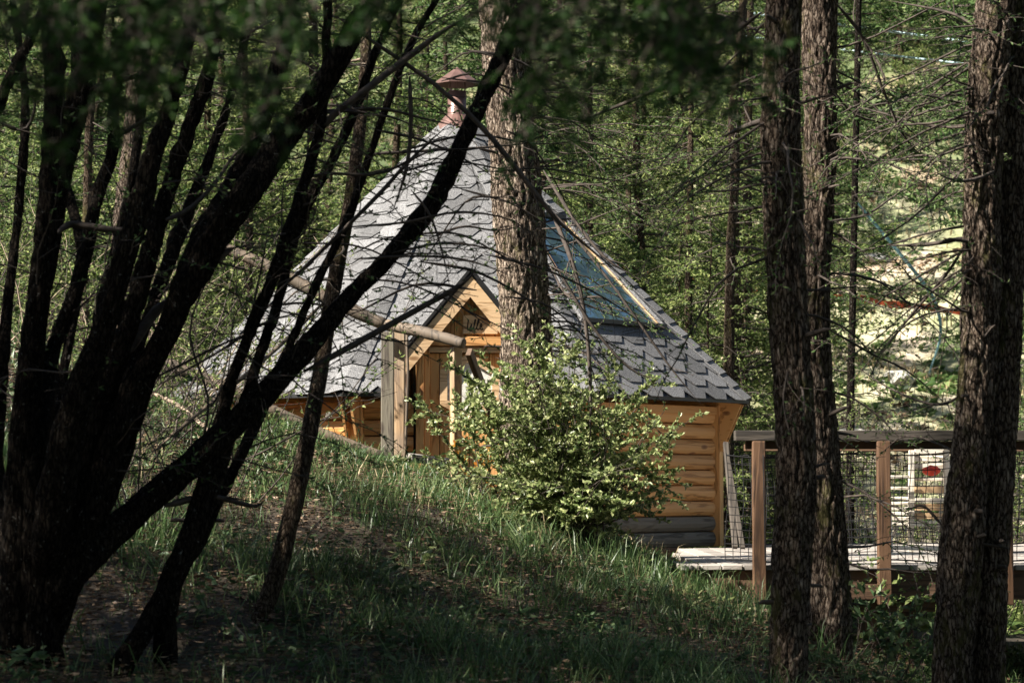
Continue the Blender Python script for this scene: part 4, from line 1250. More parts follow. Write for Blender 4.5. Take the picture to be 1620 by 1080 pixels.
treeE2 = big_tree('larch_tree', 'thin pale larch trunk behind the right roof slope',
    [[(1093, 200, 9, 23.5), (1092, 300, 10, 23.5), (1090, 450, 12, 23.5), (1086, 640, 14, 23.5)]], 'bark_grey', droopers(.5, 4, 26, 1.0, .035), seed=48, nseg=12, K=50, amp=.004)
treeE3 = big_tree('larch_tree', 'thin dark larch trunk seen through the netting beyond the deck',
    [[(1348, 520, 11, 21), (1346, 620, 12, 21), (1345, 700, 13, 21), (1344, 860, 14, 21)]], 'bark_dark', droopers(-1, 1.2, 16, .8, .035), seed=49, nseg=12, K=50, amp=.004, extra_h=7)

# leaning thin tree
lean = big_tree('leaning_tree', 'thin leaning tree with speckled bark standing on the slope left of centre',
    [[(582, 0, 14, 11.6), (577, 120, 17, 11.4), (566, 230, 19, 11.2), (552, 330, 20, 11.1), (530, 440, 23, 11.0), (511, 560, 24, 10.9), (494, 660, 25, 10.8), (470, 780, 27, 10.7), (440, 900, 28, 10.6), (404, 1003, 33, 10.5)]],
    'bark_grey', comb(lambda S, i: px_branch(S, [(520, 470, 11, 8), (450, 540, 10.8, 7), (380, 600, 10.6, 8), (300, 665, 10.4, 9), (225, 730, 10.2, 10)], 0, sub=.4),
                       droopers(.6, 2.2, 8, .6, 0)), seed=51, nseg=20, K=120, amp=0.005, extra_h=2.5, twmat='twig_pale')

# ---- the dark many-stemmed tree at left
YS = 9.4
stems = [
    [(78, 0, 44, YS), (88, 150, 44, YS), (78, 300, 46, YS), (62, 450, 50, YS), (45, 600, 62, YS), (30, 800, 76, YS), (25, 1000, 90, YS)],
    [(152, 0, 62, YS + .3), (135, 110, 56, YS + .3), (112, 200, 58, YS + .3), (88, 300, 54, YS + .3), (70, 430, 48, YS + .25), (50, 560, 50, YS + .2), (50, 720, 70, YS), (60, 950, 100, YS)],
    [(214, 0, 24, YS + .6), (192, 80, 24, YS + .6), (180, 170, 26, YS + .6), (178, 240, 27, YS + .6), (158, 300, 28, YS + .6), (135, 400, 30, YS + .5), (118, 470, 32, YS + .4), (85, 560, 36, YS + .3), (60, 720, 50, YS)],
    [(310, 0, 30, YS - .2), (290, 90, 34, YS - .2), (264, 180, 38, YS - .2), (238, 260, 42, YS - .2), (218, 340, 50, YS - .2), (190, 430, 56, YS - .2), (165, 520, 66, YS - .2), (115, 650, 80, YS - .2), (80, 850, 110, YS - .1)],
    [(352, 0, 26, YS + .2), (330, 110, 28, YS + .2), (296, 210, 32, YS + .2), (262, 310, 36, YS + .2), (236, 400, 42, YS + .1), (200, 520, 50, YS), (160, 640, 60, YS), (110, 800, 80, YS)],
    [(585, 0, 46, YS + .1), (542, 85, 50, YS + .1), (490, 170, 54, YS + .1), (448, 222, 58, YS + .1), (396, 298, 64, YS), (342, 372, 68, YS), (298, 450, 64, YS), (262, 530, 66, YS), (205, 640, 80, YS), (150, 770, 100, YS), (90, 930, 130, YS)],
    [(470, 0, 32, YS + .5), (448, 80, 36, YS + .5), (425, 160, 38, YS + .5), (392, 240, 40, YS + .45), (350, 320, 42, YS + .3), (318, 380, 44, YS + .1), (280, 470, 40, YS)],
    [(825, 20, 46, YS + .9), (795, 90, 42, YS + .9), (758, 170, 38, YS + .85), (716, 258, 35, YS + .8), (682, 326, 38, YS + .75), (622, 398, 40, YS + .7), (560, 462, 44, YS + .6), (492, 540, 48, YS + .5), (420, 622, 52, YS + .4), (325, 712, 60, YS + .3), (225, 800, 74, YS + .2), (110, 905, 110, YS)],
    [(519, 0, 20, YS + .5), (516, 100, 22, YS + .5), (509, 192, 23, YS + .5), (488, 267, 24, YS + .5), (459, 360, 24, YS + .4), (431, 441, 26, YS + .4), (397, 520, 28, YS + .4), (366, 605, 30, YS + .4), (347, 677, 32, YS + .35), (330, 750, 34, YS + .3), (292, 860, 40, YS + .2), (235, 985, 44, YS + .1), (190, 1060, 60, YS)],
    [(632, 0, 16, YS + .8), (597, 76, 18, YS + .8), (563, 170, 20, YS + .8), (527, 250, 20, YS + .8), (489, 320, 21, YS + .75), (462, 390, 22, YS + .7), (440, 480, 22, YS + .65), (412, 560, 24, YS + .6), (385, 640, 26, YS + .5), (352, 730, 28, YS + .4), (312, 830, 34, YS + .25), (262, 950, 38, YS + .15)],
    [(58, 40, 22, YS + .8), (25, 110, 24, YS + .8), (0, 160, 24, YS + .8), (-30, 260, 26, YS + .8), (-40, 500, 30, YS + .6), (-20, 800, 50, YS + .4)],
    [(240, 0, 18, YS + 1.0), (226, 150, 19, YS + 1.0), (205, 300, 21, YS + .9), (168, 450, 24, YS + .8), (140, 600, 28, YS + .6), (90, 800, 36, YS + .3)],
    [(400, 0, 20, YS + .9), (372, 130, 21, YS + .9), (335, 240, 24, YS + .8), (300, 330, 26, YS + .7), (258, 440, 28, YS + .5), (205, 580, 34, YS + .3), (140, 760, 44, YS + .1)],
    [(20, 0, 16, YS + 1.2), (40, 160, 17, YS + 1.1), (30, 330, 20, YS + 1.0), (8, 520, 26, YS + .8), (-6, 760, 40, YS + .5)],
    [(690, 0, 14, YS + 1.2), (655, 60, 16, YS + 1.2), (618, 150, 17, YS + 1.1), (580, 260, 18, YS + 1.05), (548, 350, 18, YS + 1.0), (500, 450, 19, YS + .95), (452, 560, 20, YS + .9), (395, 690, 24, YS + .7), (330, 820, 30, YS + .5), (270, 940, 36, YS + .3)],
    [(120, 0, 18, YS + 1.3), (118, 120, 18, YS + 1.3), (100, 260, 20, YS + 1.2), (128, 400, 20, YS + 1.0), (105, 560, 26, YS + .8), (70, 740, 36, YS + .5)],
]
for st in stems:
    if st[-1][1] < 940:
        lx, ly = st[-1][0], st[-1][1]
        st.append(((lx + 75) / 2, (ly + 1030) / 2, 52, YS + .1)); st.append((75, 1030, 60, YS + .05))
def bS(S, info):
    W = [
        ([(480, 588, 9.9, 12), (560, 545, 10, 11), (650, 495, 10.1, 10), (705, 465, 10.1, 9), (742, 440, 10.1, 7), (757, 412, 10.1, 3)], 0),
        ([(500, 215, 9.9, 12), (530, 180, 9.9, 12), (562, 155, 9.9, 12), (644, 92, 10, 11), (700, 50, 10, 10), (760, 15, 10, 9)], 0),
        ([(532, 26, 9.9, 7), (607, 78, 10, 7), (673, 122, 10, 7), (747, 185, 10, 8), (800, 245, 10, 9), (850, 310, 10, 8), (895, 362, 10, 7), (960, 415, 10, 5), (1020, 470, 10, 3)], 0),
        ([(430, 470, 10, 5), (514, 392, 10, 6), (600, 307, 10, 7), (647, 255, 10.1, 7), (712, 195, 10.1, 5)], .03),
        ([(430, 180, 10, 6), (514, 176, 10, 6), (600, 172, 10, 5), (660, 185, 10, 5), (745, 205, 10, 4)], .03),
        ([(440, 290, 10, 5), (520, 275, 10, 5), (600, 275, 10, 5), (680, 240, 10, 4), (760, 235, 10, 3)], .03),
        ([(648, 120, 10, 8), (650, 200, 10, 7), (642, 270, 10, 6), (620, 338, 10, 5)], 0),
        ([(650, 300, 10, 4), (680, 340, 10, 4), (700, 400, 10, 3), (715, 470, 10, 2)], .03),
        ([(540, 360, 10, 4), (640, 352, 10, 4), (720, 336, 10, 4), (800, 345, 10, 3), (860, 380, 10, 2)], .03),
        ([(560, 410, 10, 5), (660, 405, 10, 4), (740, 412, 10, 4), (820, 440, 10, 2)], .03),
        ([(620, 400, 10, 4), (700, 385, 10, 4), (780, 395, 10, 3), (850, 430, 10, 2)], .03),
        ([(88, 370, 9.5, 12), (110, 355, 9.6, 12), (140, 358, 9.6, 11), (200, 365, 9.6, 12), (240, 350, 9.6, 10)], 0),
        ([(140, 150, 9.8, 14), (165, 132, 9.8, 12), (200, 125, 9.8, 9), (260, 112, 9.8, 5)], 0),
        ([(190, 215, 9.8, 9), (230, 190, 9.8, 7), (260, 175, 9.8, 5), (290, 168, 9.8, 3)], 0),
        ([(0, 195, 9.8, 8), (40, 205, 9.8, 6), (55, 160, 9.8, 4), (20, 140, 9.8, 3)], 0),
        ([(300, 425, 9.4, 22), (330, 415, 9.4, 17), (350, 405, 9.4, 14), (372, 392, 9.4, 9)], 0),
        ([(262, 348, 9.5, 12), (300, 330, 9.6, 8), (340, 290, 9.7, 7), (375, 240, 9.8, 6), (430, 200, 9.8, 3)], .03),
        ([(200, 560, 9.4, 22), (240, 500, 9.5, 18), (270, 470, 9.5, 14)], 0),
        ([(250, 470, 9.8, 9), (300, 425, 9.9, 5), (360, 395, 10, 4), (440, 380, 10, 3)], 0),
        ([(410, 255, 9.6, 7), (470, 190, 9.7, 6), (520, 130, 9.8, 5), (600, 30, 9.9, 4)], .03),
        ([(330, 650, 9.8, 5), (380, 560, 9.9, 4), (410, 440, 10, 4), (430, 330, 10, 3)], 0),
        ([(300, 770, 9.8, 5), (330, 640, 9.9, 4), (300, 520, 10, 4), (350, 400, 10, 3)], 0),
        ([(260, 800, 9.6, 14), (330, 785, 9.7, 10), (400, 800, 9.8, 7), (420, 790, 9.8, 4)], 0),
        ([(160, 640, 9.6, 3), (260, 590, 9.9, 4), (350, 545, 10, 4), (410, 520, 10, 2)], 0),
        ([(230, 620, 9.6, 3), (340, 560, 9.9, 4), (420, 510, 10, 5), (500, 490, 10, 2)], 0),
    ]
    for c, leaf in W: px_branch(S, c, leaf, sub=.16, sublen=.26, leafprob=.5)
    for q in range(36):
        x0, y0 = S.r.uniform(380, 820), S.r.uniform(40, 520)
        if y0 > 560 - (x0 - 380) * .2: continue
        dx, dy = S.r.uniform(120, 330) * S.r.choice((1, 1, -1)), S.r.uniform(-40, 170)
        w0 = S.r.uniform(3, 6); Yq = S.r.uniform(9.9, 11.6)
        px_branch(S, [(x0, y0, Yq, w0), (x0 + dx * .35, y0 + dy * .2 - S.r.uniform(0, 25), Yq, w0 * .8), (x0 + dx * .7, y0 + dy * .55, Yq + .1, w0 * .6), (x0 + dx, y0 + dy, Yq + .2, 1.6)], .028 if S.r.random() < .6 else 0, sub=.13, sublen=.24)
    # small twigs growing off the stems
    for q in range(120):
        pts, rad = info[S.r.randrange(len(info))]
        ok = [i for i in range(len(pts)) if -.1 < pts[i, 2] < 2.1]
        i = S.r.choice(ok); S.cuts.append(len(S.tw))
        S.branch(pts[i], (S.r.gauss(.35, .7), S.r.gauss(.1, .6), S.r.gauss(.25, .5)), S.r.uniform(.25, .9), 0.004, 0.02, 0.03, 0.12, .2, 7, .2, .35)
    # leafy sprays above
    for q in range(26):
        pts, rad = info[S.r.randrange(len(info))]
        ok = [i for i in range(len(pts)) if 1.9 < pts[i, 2] < 5]
        if ok:
            i = S.r.choice(ok); S.cuts.append(len(S.tw))
            S.branch(pts[i], (S.r.gauss(.1, .8), S.r.gauss(0, .8), S.r.gauss(.2, .4)), S.r.uniform(.6, 1.4), 0.006, 0.03, 0.028, 0.10, .3, 7, .15, .9)
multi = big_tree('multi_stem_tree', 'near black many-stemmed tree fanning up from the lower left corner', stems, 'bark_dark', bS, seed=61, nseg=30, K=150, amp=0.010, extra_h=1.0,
                 lfmat='larch_leaf', leafsz=(0.026, 0.009), mult=2)

# ---- thicket of thin bare shoots behind the stems
def thicket(name, label, pxr, pyr, Yr, n, wl, seed, mat='twig', leafy=0.3, lean=(.3, 1.0), cat='shrub', lf='larch_leaf_yellow'):
    r = random.Random(seed); S = Spray(seed)
    cx = px2x(sum(pxr) / 2, sum(Yr) / 2)
    root = empty(name, (cx, sum(Yr) / 2, gzf(cx, sum(Yr) / 2)), 0, label, cat)
    for i in range(n):
        Y = r.uniform(*Yr); x = px2x(r.uniform(*pxr), Y)
        z = gzf(x, Y) - .02
        S.branch((x, Y, z), (r.gauss(lean[0], .45), r.gauss(0, .4), lean[1]), r.uniform(*wl), r.uniform(.0035, .007), 0.0, .035, .13, .38, 8, .13, leafy)
    S.build(root, mat, lf, .03, .013, 'stems', 'foliage', 4, 2, seed)
    for ch in root.children: ch.matrix_parent_inverse = Matrix.Translation(-Vector(root.location))
thicket('bare_thicket', 'tangle of thin bare shoots behind the dark stems beside the log handrail', (120, 420), (0, 0), (11.5, 14.8), 46, (.7, 1.9), 71, 'twig', .45)
thicket('bare_thicket', 'pale dry twiggy brush low behind the dark stems at left', (-20, 330), (0, 0), (14.0, 17.0), 40, (.5, 1.5), 72, 'twig_pale', .35)
thicket('sapling_thicket', 'arching leafless shoots with sparse leaves between the deck netting and the far meadow', (1290, 1560), (0, 0), (19.5, 22.5), 56, (1.2, 3.0), 73, 'twig', .5)
thicket('sapling_thicket', 'young green shoots at the left edge behind the dark stems', (-80, 330), (0, 0), (16.5, 20), 90, (.8, 2.6), 74, 'twig', 1.0)
thicket('sapling_thicket', 'fine green leafy shoots right behind the netting before the meadow', (1300, 1620), (0, 0), (18.8, 21.0), 34, (.8, 2.2), 75, 'twig', 1.0)

# ---- green bush by the cabin
def bush():
    bx, by = px2x(900, 14.2), 14.2; bz = gzf(bx, by)
    root = empty('leafy_bush', (bx, by, bz), 0, 'rounded green leafy bush with pale sunlit leaves in front of the cabin wall', 'bush')
    S = Spray(81); r = S.r
    for i in range(74):
        a = r.uniform(0, 6.28); k = r.uniform(.03, .85)
        p = (r.gauss(0, .08), r.gauss(0, .06), 0)
        lx = math.cos(a) * k * (.36 if math.cos(a) < 0 else .85)
        d = (lx, math.sin(a) * k * .9, r.uniform(.5, 1.3))
        L = r.choice((r.uniform(.55, .9), r.uniform(.9, 1.35)))
        S.branch(p, d, L, .006, .05 + .03 * k, 0, .08, .36, 8, .15, 0)
    # leafy outward shoots from the shell
    c0 = [t for t in S.tw]
    for pts, rr in c0:
        if len(pts) == 8: continue
        if r.random() < .85: S.leafy(pts, .015)
    for q in range(12):
        S.twig(S.walk((r.gauss(-.22, .12), r.gauss(.02, .05), .25), (r.gauss(-.12, .2), r.gauss(0, .15), 1), r.uniform(.6, .82), 7, 0, .1)[0], .005, .002); S.leafy(S.tw[-1][0][2:], .012)
        for j in (3, 4, 5, 6):
            tp, _ = S.walk(S.tw[-1 - (j - 3)][0][j if len(S.tw[-1 - (j - 3)][0]) == 7 else -1], (r.gauss(0, 1), r.gauss(0, 1), r.gauss(.1, .5)), .16, 4, .05, .15)
            S.twig(tp, .002, .001); S.leafy(tp, .012)
    # long side sprigs that stick out as in the photo
    for (px, py) in ((705, 578), (760, 572), (850, 555), (1040, 600), (1075, 690), (1068, 745), (985, 575), (960, 660), (1075, 760), (1010, 640)):
        q = P(px, py, 14.0) - Vector(root.location)
        st = Vector((q.x * .35, q.y * .3, q.z * .55))
        pts = [tuple(st.lerp(q, f) + Vector((0, 0, .08 * math.sin(f * 3.1)))) for f in np.linspace(0, 1, 6)]
        S.twig(pts, .004, .0015); S.leafy(pts[2:], .010)
        for j in (2, 3, 4):
            tp, _ = S.walk(pts[j], (q - st).normalized() + Vector((r.gauss(0, .5), r.gauss(0, .5), r.gauss(0, .5))), .14, 4, .05, .15)
            S.twig(tp, .002, .001); S.leafy(tp, .012)
    S.build(root, 'twig', 'bush_leaf', .033, .018, 'stems', 'foliage', 4, 4, 81)
bush()
def small_bush(name, label, px, Y, n, L, mat, leafs, seed, lean=.4, leaf=.02):
    bx = px2x(px, Y); root = empty(name, (bx, Y, gzf(bx, Y)), 0, label, 'shrub')
    S = Spray(seed); r = S.r
    for i in range(n):
        a = r.uniform(0, 6.28)
        S.branch((r.gauss(0, .03), r.gauss(0, .03), 0), (math.cos(a) * lean, math.sin(a) * lean, 1), L * r.uniform(.6, 1.1), .0035, .03, leaf, .08, L * .35, 6, .12, 1)
    S.build(root, 'twig', mat, leafs[0], leafs[1], 'stems', 'foliage', 4, 2, seed)
    return root
small_bush('yellow_shrub', 'small shrub with yellow orange leaves between door and bush', 758, 15.0, 7, .34, 'yellow_leaf', (.04, .022), 82)
small_bush('leafy_shrub', 'low pale green shrub under the left side of the big bush', 745, 14.6, 12, .34, 'bush_leaf', (.034, .018), 83)
small_bush('sapling', 'small dark-stemmed sapling in front of the slatted chair at the netting', 1425, 12.6, 3, 1.0, 'larch_leaf_yellow', (.04, .02), 84, .15, .03)
small_bush('sapling', 'low leafy sapling below the deck trestle', 1400, 11.6, 6, .55, 'herb', (.05, .024), 85, .5, .03)
small_bush('sapling', 'low leafy sapling at the foot of the big larch pair, left of the deck trestle', 1345, 12.6, 5, .5, 'herb', (.05, .024), 86, .4, .03)
small_bush('sapling', 'little pine-like seedling beside the twin trunk below the deck', 1470, 12.0, 6, .45, 'larch_leaf', (.05, .008), 87, .6, .012)

# ---- near, out of focus branches hanging from above
def hanging(name, label, pts, Y, n, seed, L=.42):
    c = P(sum(p[0] for p in pts) / len(pts), -60, Y)
    root = empty(name, tuple(c), 0, label, 'branch')
    S = Spray(seed); r = S.r
    for i in range(n):
        px, py = r.choice(pts)
        q = P(px + r.gauss(0, 30), py + r.gauss(0, 25) , Y + r.uniform(-.4, .4)) - c
        a = r.uniform(0, 6.28)
        st = q + Vector((-.06 * math.cos(a), -.1 * math.sin(a), .10))
        S.branch(st, (math.cos(a) * .6, math.sin(a) * .6, -.6), L * .4, .0016, .05, .010, .030, .08, 6, .12, 1)
        S.twig([tuple(Vector((q.x * .7, 0, .32)).lerp(st, f)) for f in (0, .5, 1)], .0022, .0016)
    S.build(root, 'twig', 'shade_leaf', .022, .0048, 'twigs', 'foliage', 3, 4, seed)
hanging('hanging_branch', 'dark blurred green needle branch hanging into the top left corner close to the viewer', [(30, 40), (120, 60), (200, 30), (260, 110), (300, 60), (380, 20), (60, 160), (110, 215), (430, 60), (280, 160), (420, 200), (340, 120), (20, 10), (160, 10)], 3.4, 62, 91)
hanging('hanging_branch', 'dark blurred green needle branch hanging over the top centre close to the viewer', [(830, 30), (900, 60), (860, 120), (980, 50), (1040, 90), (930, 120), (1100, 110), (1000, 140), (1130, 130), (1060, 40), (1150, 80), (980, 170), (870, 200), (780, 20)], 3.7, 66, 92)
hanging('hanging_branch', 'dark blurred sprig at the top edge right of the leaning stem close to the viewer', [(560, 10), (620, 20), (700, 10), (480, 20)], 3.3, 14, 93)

# ------------------------------------------------------------------ ground cover
def blades(name, pts, h, w, lean, mat, label, seed, cat=None):
    r = np.random.RandomState(seed); n = len(pts)
    a = r.uniform(0, 2 * np.pi, n); side = np.stack([np.cos(a), np.sin(a), np.zeros(n)], 1)
    la = r.uniform(0, 2 * np.pi, n); ln = np.stack([np.cos(la), np.sin(la), np.zeros(n)], 1) * (lean * r.uniform(.2, 1.3, n))[:, None]
    H = (h * r.uniform(.45, 1.25, n))[:, None]; W = (w * r.uniform(.6, 1.3, n))[:, None]
    up = np.array([[0, 0, 1.]])
    p0 = pts; p1 = pts + up * H * .4 + ln * H * .15; p2 = pts + up * H * .78 + ln * H * .5; p3 = pts + up * H * (1 - .25 * np.linalg.norm(ln, axis=1, keepdims=True)) + ln * H * 1.05
    V = np.stack([p0 - side * W * .5, p0 + side * W * .5, p1 - side * W * .45, p1 + side * W * .45, p2 - side * W * .3, p2 + side * W * .3, p3], 1).reshape(-1, 3)
    i = np.arange(n)[:, None] * 7
    F4 = np.concatenate([i + np.array([[0, 1, 3, 2]]), i + np.array([[2, 3, 5, 4]])])
    F3 = i + np.array([[4, 5, 6]])
    o = link(name, mesh_np(name, V, [F4, F3]), None, M[mat])
    tag(o, label, cat, kind='stuff'); return o
def nz(x, y, s, o=0.0):
    return np.sin(x * s + o) * np.cos(y * s * 1.3 + o * 2) + .5 * np.sin(x * s * 2.7 + y * s * 1.9 + o) + .3 * np.sin(x * s * 5.1 - y * s * 4.3)
def scatter(n, xr, yr, seed, keep):
    r = np.random.RandomState(seed)
    x = r.uniform(*xr, n); y = r.uniform(*yr, n)
    k = keep(x, y) > r.uniform(0, 1, n)
    x, y = x[k], y[k]
    # stay clear of the hut
    d = np.hypot(x - HUTC[0], y - HUTC[1]); k = d > 2.25
    x, y = x[k], y[k]
    return np.stack([x, y, gz(x, y) - 0.01], 1)
def in_view(x, y, m=0.4): return (np.abs(x) < y * .2118 + m)
def grass_keep(x, y):
    g = ss((nz(x, y, 2.3, .8) + .85) / 1.1)
    path = 1 - .92 * np.exp(-((y - (11.3 - x * .9 + .15 * np.sin(x * 5))) / .33) ** 2) * (x < .6)
    dark = 1 - .85 * ss((-.6 - x) / .7) * (y < 11.3)
    return in_view(x, y) * g * path * dark
def tuft_pts(P0, per, spread, seed):
    r = np.random.RandomState(seed)
    Q = np.repeat(P0, per, 0); Q[:, :2] += r.normal(0, spread, (len(Q), 2)); Q[:, 2] = gz(Q[:, 0], Q[:, 1]) - .012
    return Q
g1 = tuft_pts(scatter(11500, (-4.5, 4.2), (8.2, 16.8), 101, grass_keep), 9, .045, 1)
g1 = g1[(g1[:, 0] < .9) | (rs.uniform(0, 1, len(g1)) < .35)]
blades('grass', g1, .145, .0058, .8, 'grass', 'green grass growing in tufts over the slope', 102)
g2 = scatter(26000, (-4.5, 4.2), (8.2, 17.5), 103, lambda x, y: in_view(x, y) * .8)
blades('short_grass', g2, .07, .005, .9, 'grass', 'short thin grass between the tufts', 104)
g3 = tuft_pts(scatter(260, (-3.5, 2.0), (12.5, 16.4), 105, lambda x, y: in_view(x, y) * (nz(x, y, 2.1, 3) > 0)), 6, .05, 2)
blades('dry_grass', g3, .20, .005, .6, 'dry_grass', 'pale dry grass stalks along the bank by the handrail', 106)
g4 = tuft_pts(np.stack([np.linspace(-2.3, -.5, 34), 15.2 + .15 * np.sin(np.arange(34)), np.zeros(34)], 1), 12, .07, 3)
blades('tall_grass', g4, .12, .0065, .5, 'grass', 'taller grass along the crest under the lower log rail', 107)
g5 = tuft_pts(np.stack([np.tile(np.linspace(.55, 1.55, 24), 3), np.repeat([13.3, 13.45, 13.58], 24), np.zeros(72)], 1), 9, .06, 4)
blades('tall_grass', g5, .24, .006, .6, 'grass', 'taller grass in front of the left end of the deck', 108)
g6 = tuft_pts(scatter(330, (-2.6, 1.6), (9.6, 14.6), 115, lambda x, y: in_view(x, y) * ss((nz(x, y, 1.6, 4) + .1) / .7) * (1 - np.exp(-((y - (11.4 - x * .9)) / .5) ** 2))), 22, .05, 6)
blades('coarse_grass', g6, .22, .0065, 1.0, 'grass', 'long arching grass clumps on the middle of the slope', 109)
# herbs: rosettes of broader leaves
def herbs(name, label, n, xr, yr, keep, seed, L, W, per, mat, up=.6):
    P0 = scatter(n, xr, yr, seed, keep); r = np.random.RandomState(seed)
    Q = np.repeat(P0, per, 0); m = len(Q)
    a = r.uniform(0, 6.283, m); hgt = np.repeat(r.uniform(.01, .11, len(P0)), per)
    Q[:, 2] += hgt * r.uniform(.3, 1, m); Q[:, :2] += r.normal(0, .03, (m, 2))
    ax = np.stack([np.cos(a), np.sin(a), r.uniform(-.1, up, m)], 1)
    sc = r.uniform(.6, 1.3, m)
    V, F = leaves_np(Q, ax, L * sc, W * sc, .1, seed=seed)
    o = link(name, mesh_np(name, V, F), None, M[mat]); tag(o, label, kind='stuff')
herbs('herb_cover', 'low broad-leaved herbs among the grass', 6500, (-4.5, 4.2), (8.2, 16.8), lambda x, y: in_view(x, y) * ss((nz(x, y, 1.3, 5) + .4) / .8), 111, .05, .022, 7, 'herb')
herbs('leaf_litter', 'brown dead leaves and needles strewn on bare patches of the slope', 9000, (-4.5, 4.2), (8.0, 17), lambda x, y: in_view(x, y) * .9, 112, .030, .014, 6, 'litter', .15)
herbs('needle_litter', 'brown needles and broken twiglets covering the bare soil patches', 26000, (-4.0, 2.2), (8.2, 15), lambda x, y: in_view(x, y) * .9, 114, .045, .0035, 3, 'litter', .12)
herbs('star_herbs', 'pale star-shaped lupine leaves below the bush', 90, (-.6, 1.6), (12, 14.3), lambda x, y: x * 0 + .8, 113, .075, .018, 9, 'bush_leaf', .5)
# meadow tufts on the far hillside, understory behind the hut
def far_keep(x, y): return in_view(x, y, 1.0) * .9
mP = scatter(16000, (-14, 15), (23, 62), 121, far_keep)
blades('meadow_grass', mP, .28, .03, .6, 'dry_grass', 'bright dry grass of the meadow hillside beyond the trees', 122)
herbs('undergrowth', 'leafy undergrowth on the forest floor beyond the cabin and deck', 6000, (-9, 9), (19.5, 40), lambda x, y: in_view(x, y, 1.0) * ((x / y < .125) | (x / y > .2) | (y < 27)), 123, .16, .08, 8, 'larch_leaf_yellow')

herbs('meadow_herbs', 'green weeds and low scrub clumps dotted over the bright meadow', 5200, (1, 15), (24, 60), lambda x, y: in_view(x, y, 1.0) * ss((nz(x, y, .9, 2) + .1) / .7), 131, .20, .09, 7, 'larch_leaf')
herbs('meadow_litter', 'brown dead stalks and leaves over the bright meadow', 5200, (1, 15), (24, 60), lambda x, y: in_view(x, y, 1.0) * ss((nz(x, y, 1.1, 7) + .1) / .7), 132, .16, .06, 6, 'litter')

# ------------------------------------------------------------------ small things
def stick(label, ctrl, mat='twig_pale', cat='stick', name='fallen_stick', K=12):
    c = curve_pts([(*P(x, y, Y), w / 2 / FPX * Y) for x, y, Y, w in ctrl], K)
    for q in c:
        q[2] = max(q[2], gzf(q[0], q[1]) + q[3] * .6)
    o = tube_obj(name, [(c[:, :3], c[:, 3])], M[mat], None, 7)
    tag(o, label, cat); return o
stick('straight dark stick lying on the slope behind the dark stems', [(270, 822, 10.6, 7), (355, 823, 10.6, 6), (360, 824, 10.6, 4)][0:2] + [(250, 812, 10.6, 5)][0:0], 'twig')
stick('thin pale stalk standing aslant in the grass right of the leaning tree', [(468, 878, 10.7, 2), (500, 830, 10.8, 2), (540, 792, 10.9, 1.5)], 'twig_pale')
stick('pale bent stick on the bare soil in the middle of the slope', [(590, 985, 10.6, 4), (640, 1000, 10.5, 4), (700, 1040, 10.3, 3)], 'twig_pale')
stick('short pale stick at the foot of the leaning tree', [(368, 985, 10.2, 4), (392, 1012, 10.1, 4), (398, 1020, 10.1, 3)], 'twig_pale')
stick('long pale stick resting among the twigs below the log rail', [(200, 605, 13.5, 7), (280, 640, 13.3, 7), (340, 690, 13.0, 6)], 'twig_pale')
dl = empty('dandelion', tuple(P(520, 700, 14.6)), 0, 'dandelion gone to seed above the grass in front of the cabin eave', 'flower')
def dandelion():
    top = P(520, 657, 14.6) - Vector(dl.location)
    tube_obj('stem', [([(0.01, 0, -.15), (.004, 0, .0), tuple(top * .6), tuple(top)], [.0022] * 4)], M['grass'], dl, 5)
    S = Spray(5); tl = []
    for i in range(90):
        d = Vector((S.r.gauss(0, 1), S.r.gauss(0, 1), S.r.gauss(0, 1))).normalized()
        tl.append(([tuple(top), tuple(top + d * .018), tuple(top + d * .021)], [.0004, .0005, .0022]))
    tube_obj('seed_head', tl, M['seed'], dl, 3)
dandelion()
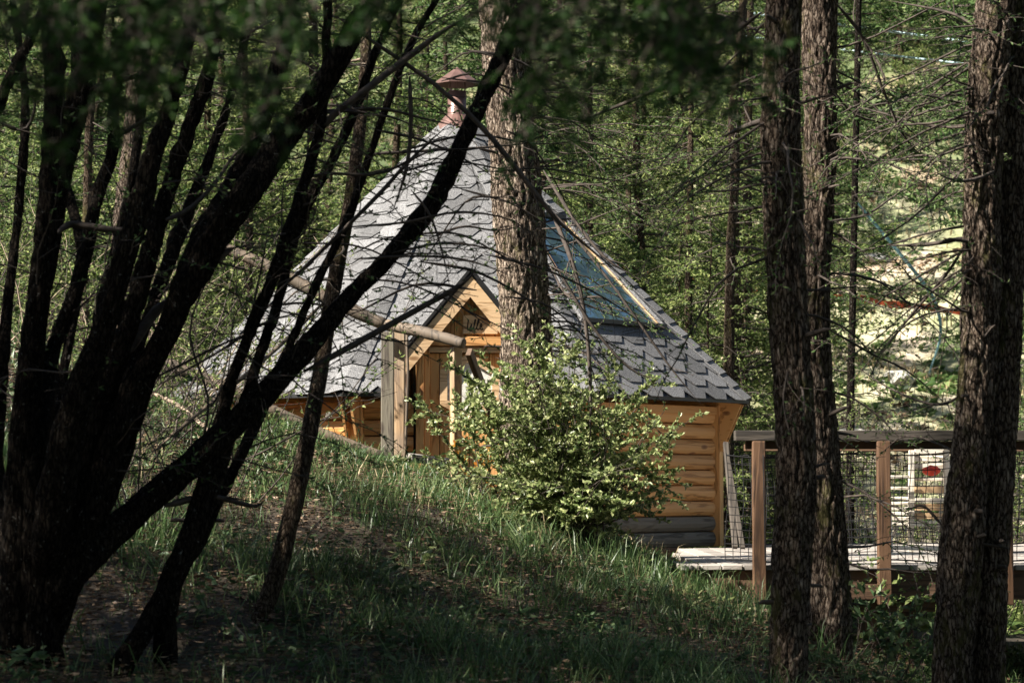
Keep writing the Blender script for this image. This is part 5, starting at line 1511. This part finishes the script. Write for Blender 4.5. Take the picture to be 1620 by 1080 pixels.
# far orange fence, pipes and hose
fence = empty('orange_fence', (px2x(1200, 44), 44, gzf(px2x(1200, 44), 44)), 0, 'orange safety netting strip strung across the far meadow', 'fence')
def orange_fence():
    loc = Vector(fence.location); V = []; F = []; pxs = np.linspace(960, 1700, 50)
    for i, px in enumerate(pxs):
        y0 = np.interp(px, [960, 1190, 1310, 1513, 1700], [420, 458, 468, 492, 505])
        c = P(px, y0 + 1.2 * math.sin(i * .9), 44) - loc; h = .055 + .02 * math.sin(i * 1.7)
        for yy, zz in ((-.01, h), (.01, h), (.01, -h), (-.01, -h)): V.append(c + Vector((0, yy, zz)))
    for i in range(len(pxs) - 1):
        for k in range(4): F.append((i * 4 + k, i * 4 + (k + 1) % 4, i * 4 + 4 + (k + 1) % 4, i * 4 + 4 + k))
    link('netting', mesh_py('netting', V, F), fence, M['orange'])
    for px in (1010, 1150, 1330, 1520, 1640):
        y0 = np.interp(px, [960, 1190, 1310, 1513, 1700], [420, 458, 468, 492, 505])
        c = P(px, y0, 44.04); z = gzf(c.x, 44.04)
        upright('stake', c.x - loc.x, .04, min(z, c.z) - .1 - loc.z, c.z + .09 - loc.z, .03, .03, M['twig'], fence, 0, 0)
orange_fence()
def far_tube(name, label, cat, ctrl, mat):
    c = curve_pts([(*P(x, y, Y), w / 2 / FPX * Y) for x, y, Y, w in ctrl], 24)
    o = tube_obj(name, [(c[:, :3], c[:, 3])], M[mat], None, 8); tag(o, label, cat)
far_tube('cable', 'upper of two pale blue pipes crossing the trees at upper right', 'cable', [(1180, 20, 33, 4.5), (1370, 45, 32, 4.5), (1540, 68, 31, 4.5), (1700, 92, 31, 4.5)], 'pipe')
far_tube('cable', 'lower of two pale blue pipes crossing the trees at upper right', 'cable', [(1180, 58, 33, 3.5), (1375, 84, 32, 3.5), (1515, 100, 31, 3.5), (1700, 126, 31, 3.5)], 'pipe')
far_tube('cable', 'teal hose sagging across the bright meadow at right', 'hose', [(1355, 320, 37, 4), (1410, 385, 37, 5.5), (1455, 440, 37, 6), (1480, 480, 37, 6), (1488, 530, 37, 4.5), (1470, 590, 37, 3)], 'hose')
for i, (px, Y) in enumerate(((1500, 34), (1350, 36), (1420, 40), (1540, 43), (1390, 50), (1450, 56))):
    bm = bmesh.new(); bmesh.ops.create_icosphere(bm, subdivisions=3, radius=1.0)
    for v in bm.verts: v.co = Vector((v.co.x * .3, v.co.y * .25, v.co.z * .16)) * (1 + .5 * noise.noise(v.co * 1.6 + Vector((i * 7, 0, 0))))
    me = bpy.data.meshes.new('boulder'); bm.to_mesh(me); bm.free()
    o = link('boulder', me, None, M['stone']); x = px2x(px, Y); o.location = (x, Y, gzf(x, Y) + .05); o.rotation_euler[2] = i
    tag(o, 'grey stone in the bright meadow, ' + ('nearest one, right under the hose', 'beside the big trunk pair', 'in the middle of the gap', 'nearest the twin trunk at right', 'higher up, left of the hose', 'farthest and highest of them')[i], 'rock', 'stones in the far meadow')
print('objects', len(bpy.data.objects), 'tris', sum(len(m.polygons) for m in bpy.data.meshes))
